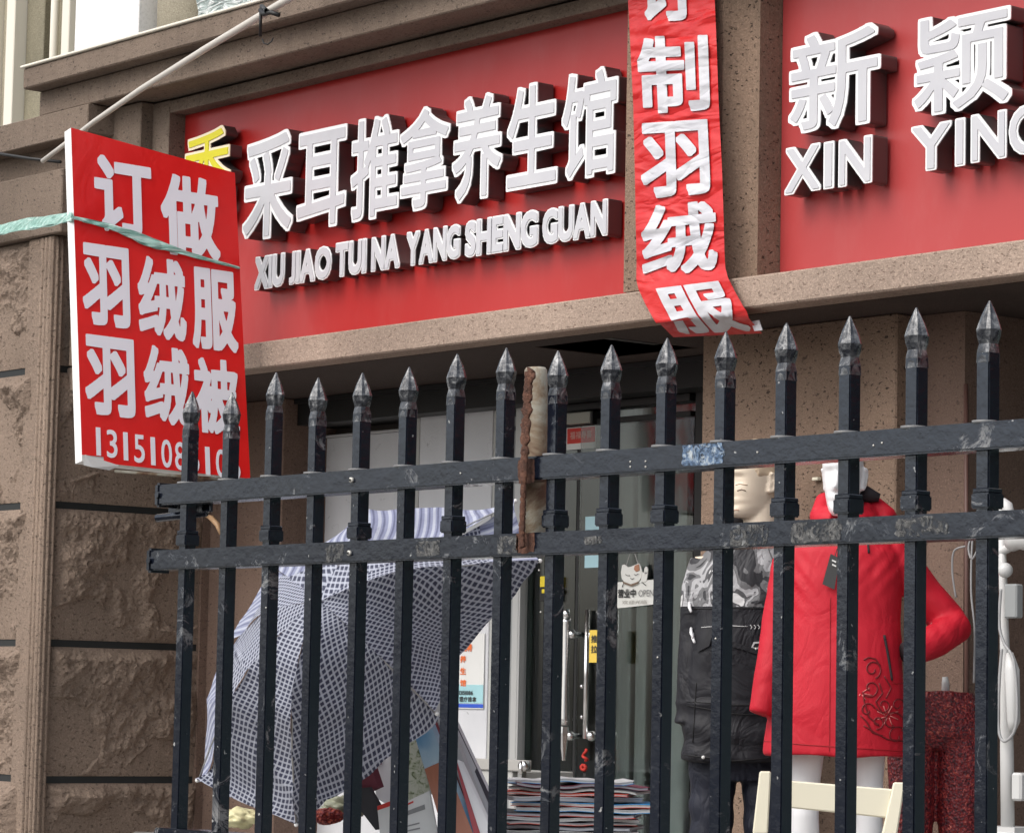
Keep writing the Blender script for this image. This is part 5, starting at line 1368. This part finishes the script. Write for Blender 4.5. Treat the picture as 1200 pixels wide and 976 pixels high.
# leaning books and folders: slabs between photo corners at their own depth
def slab(name, label, cat, corners, zd, m_, th=.012, edge=None, dz=(0, 0, 0, 0), n_extra=None):
    pts = [atz(x, y, zd+d) for (x, y), d in zip(corners, dz)]; back = (FW*.6+RT*.8).normalized()*th
    bm = B(); hexa(bm, pts+[p+back for p in pts], bev=0)
    o = tag(mk(name, bm, m_), label, cat)
    return o, pts
def on_slab(o, pts, s0, s1, t0, t1, name, m_, lift=.002):
    f = lambda s, t: (pts[0].lerp(pts[1], s)).lerp(pts[3].lerp(pts[2], s), t)-FW*lift
    bm = B(); q = [f(s0, t0), f(s1, t0), f(s1, t1), f(s0, t1)]; hexa(bm, q+[p+FW*.001 for p in q]); return mk(name, bm, m_, o)
M_PBLUE = mat('cover_sky', (.16, .30, .42), .3); g = G(M_PBLUE); g.color(g.ramp(g.noise(6, 3), [(.35, (.10, .22, .35)), (.65, (.32, .42, .48))]))
M_PBRN = mat('cover_brown', (.27, .10, .055), .45)
o, q = slab('picture_book', 'large book with a blue and brown cover leaning on the papers under the umbrella', 'book', [(484, 855), (502, 842), (558, 985), (524, 990)], 8.55, M_PBLUE, .016, dz=(.0, .0, -.12, -.12))
on_slab(o, q, 0, 1, .34, 1, 'lower_cover', M_PBRN)
o, q = slab('grey_folder', 'grey folder with a maroon edge leaning right of the blue book', 'folder', [(502, 832), (512, 806), (575, 975), (560, 990)], 8.60, mat('folder_grey', (.36, .36, .37), .4), .012, dz=(0, 0, -.12, -.12))
on_slab(o, q, 0, .28, 0, 1, 'edge', mat('maroon_edge', (.13, .02, .03), .5))
o, q = slab('pale_folder', 'pale folder with a dark spine leaning furthest right by the white door', 'folder', [(512, 806), (518, 812), (583, 950), (572, 975)], 8.64, mat('folder_pale', (.5, .5, .52), .4), .010, dz=(0, 0, -.12, -.12))
on_slab(o, q, .70, 1, 0, 1, 'edge', mat('dark_edge', (.05, .045, .06), .5))
o, q = slab('red_book', 'thin maroon edged book leaning in front of the pale folder', 'book', [(533, 890), (540, 893), (582, 985), (560, 995)], 8.50, mat('book_white', (.60, .60, .61), .5), .010, dz=(0, 0, -.08, -.08))
on_slab(o, q, .0, .35, 0, 1, 'spine', mat('spine_red', (.25, .02, .03), .4))
o, q = slab('floral_paper', 'pale green floral paper standing under the umbrella edge', 'paper', [(474, 862), (484, 855), (505, 930), (474, 945)], 8.60, mat('floral', (.55, .58, .47), .6), .004)
fm = bpy.data.materials['floral']; g = G(fm); g.color(g.ramp(g.noise(55, 3, .6, dist=1), [(.45, (.60, .62, .52)), (.56, (.42, .47, .33)), (.66, (.12, .15, .07))]))
o, q = slab('leaflet', 'white leaflet with grey print in front of the blue and brown book', 'leaflet', [(474, 940), (503, 926), (514, 985), (474, 990)], 8.50, M_PAPER, .004)
on_slab(o, q, .02, .35, .05, .09, 'print', M_INKR); on_slab(o, q, .1, .75, .22, .32, 'print', mat('grey_print', (.25, .25, .25), .6))
for t in (.55, .66, .78): on_slab(o, q, .05, .5, t, t+.03, 'print', bpy.data.materials['grey_print'])
o, q = slab('white_bag', 'white paper bag with a maroon stripe under the umbrella hem', 'bag', [(436, 888), (457, 872), (459, 945), (441, 935)], 8.62, mat('bag_white', (.68, .67, .70), .6), .03)
on_slab(o, q, .2, .5, .02, .25, 'stripe', mat('maroon_stripe', (.15, .02, .05), .5))
o, q = slab('maroon_pouch', 'small dark maroon pouch below the umbrella cloth', 'pouch', [(420, 905), (434, 895), (443, 922), (421, 932)], 8.58, mat('maroon_cloth', (.13, .025, .04), .7), .02)
o, q = slab('dark_folder', 'black folder lying slanted below the maroon pouch', 'folder', [(404, 925), (432, 922), (458, 968), (440, 972)], 8.56, mat('black_folder', (.03, .03, .035), .4), .01)
o, q = slab('red_leaflet', 'white leaflet with a red band beside the black folder', 'leaflet', [(442, 944), (458, 938), (460, 985), (446, 985)], 8.54, M_PAPER, .004); on_slab(o, q, 0, 1, 0, .12, 'band', M_INKR)
def blob(name, label, cat, cpx, zd, rad, m_, seed, flat=.6, amp=.3):
    bm = B(); bmesh.ops.create_icosphere(bm, subdivisions=4, radius=1); c = atz(*cpx, zd)
    for v in bm.verts:
        n_ = v.co.normalized(); r_ = 1+amp*noise.noise(n_*2.2+Vector((seed, 0, 0)))+amp*.5*noise.noise(n_*6+Vector((seed, 3, 0)))
        v.co = c+Vector((n_.x*rad*r_, n_.y*rad*r_, n_.z*rad*flat*r_))
    return tag(mk(name, bm, m_, smooth=True), label, cat)
rm = mat('red_mesh_bag', (.40, .035, .02), .5); g = G(rm); _v = g.n('ShaderNodeTexVoronoi'); _v.inputs['Scale'].default_value = 90; g.l(g.tc.outputs['Object'], _v.inputs['Vector']); g.color(g.ramp(_v.outputs['Distance'], [(.2, (.55, .10, .05)), (.5, (.18, .01, .01))])); g.bump(_v.outputs['Distance'], 1, .01)
blob('mesh_bag', 'red mesh bag on the table below the middle of the umbrella', 'bag', (384, 956), 8.55, .045, rm, 3, .5, .2)
blob('plastic_bag', 'crumpled pale yellow bag under the left end of the umbrella', 'bag', (281, 958), 8.7, .06, mat('pale_yellow_bag', (.62, .58, .34), .35), 9, .45, .35)
blob('plastic_bag', 'crumpled grey green bag between the umbrella and the black folder', 'bag', (404, 945), 8.66, .06, mat('grey_green_bag', (.30, .31, .22), .4), 14, .5, .4)
# metal trolley rail with latch beyond the magazines
lt = thing('latch_rail', 'grey metal rail with a bright latch knob behind the magazine stack', 'rail', at(590, 897, 7.3))
bm = B(); quadbox(bm, 540, 616, 889, 902, 7.35, .03, .003, ym=896); mk('rail_bar', bm, mat('rail_grey', (.33, .32, .30), .5), lt)
bm = B(); p = at(618, 897, 7.34); tube(bm, [p, p+Vector((.0, -.03, 0))], .018, 14); tube(bm, [p+Vector((0, -.03, .014)), p+Vector((0.004, -.035, -.03))], .008, 8); mk('latch_knob', bm, M_CHROME, lt, smooth=True)
bm = B(); quadbox(bm, 544, 600, 902.5, 925, 7.36, .3, .003, ym=910); mk('rail_box', bm, mat('rail_box_grey', (.40, .40, .38), .5), lt)
for x_ in (548, 610): bm = B(); p = at(x_, 900, 7.37); box(bm, p.x-.012, p.x+.012, 7.365, 7.39, .7, p.z, .002); mk('leg', bm, M_STEEL, lt)
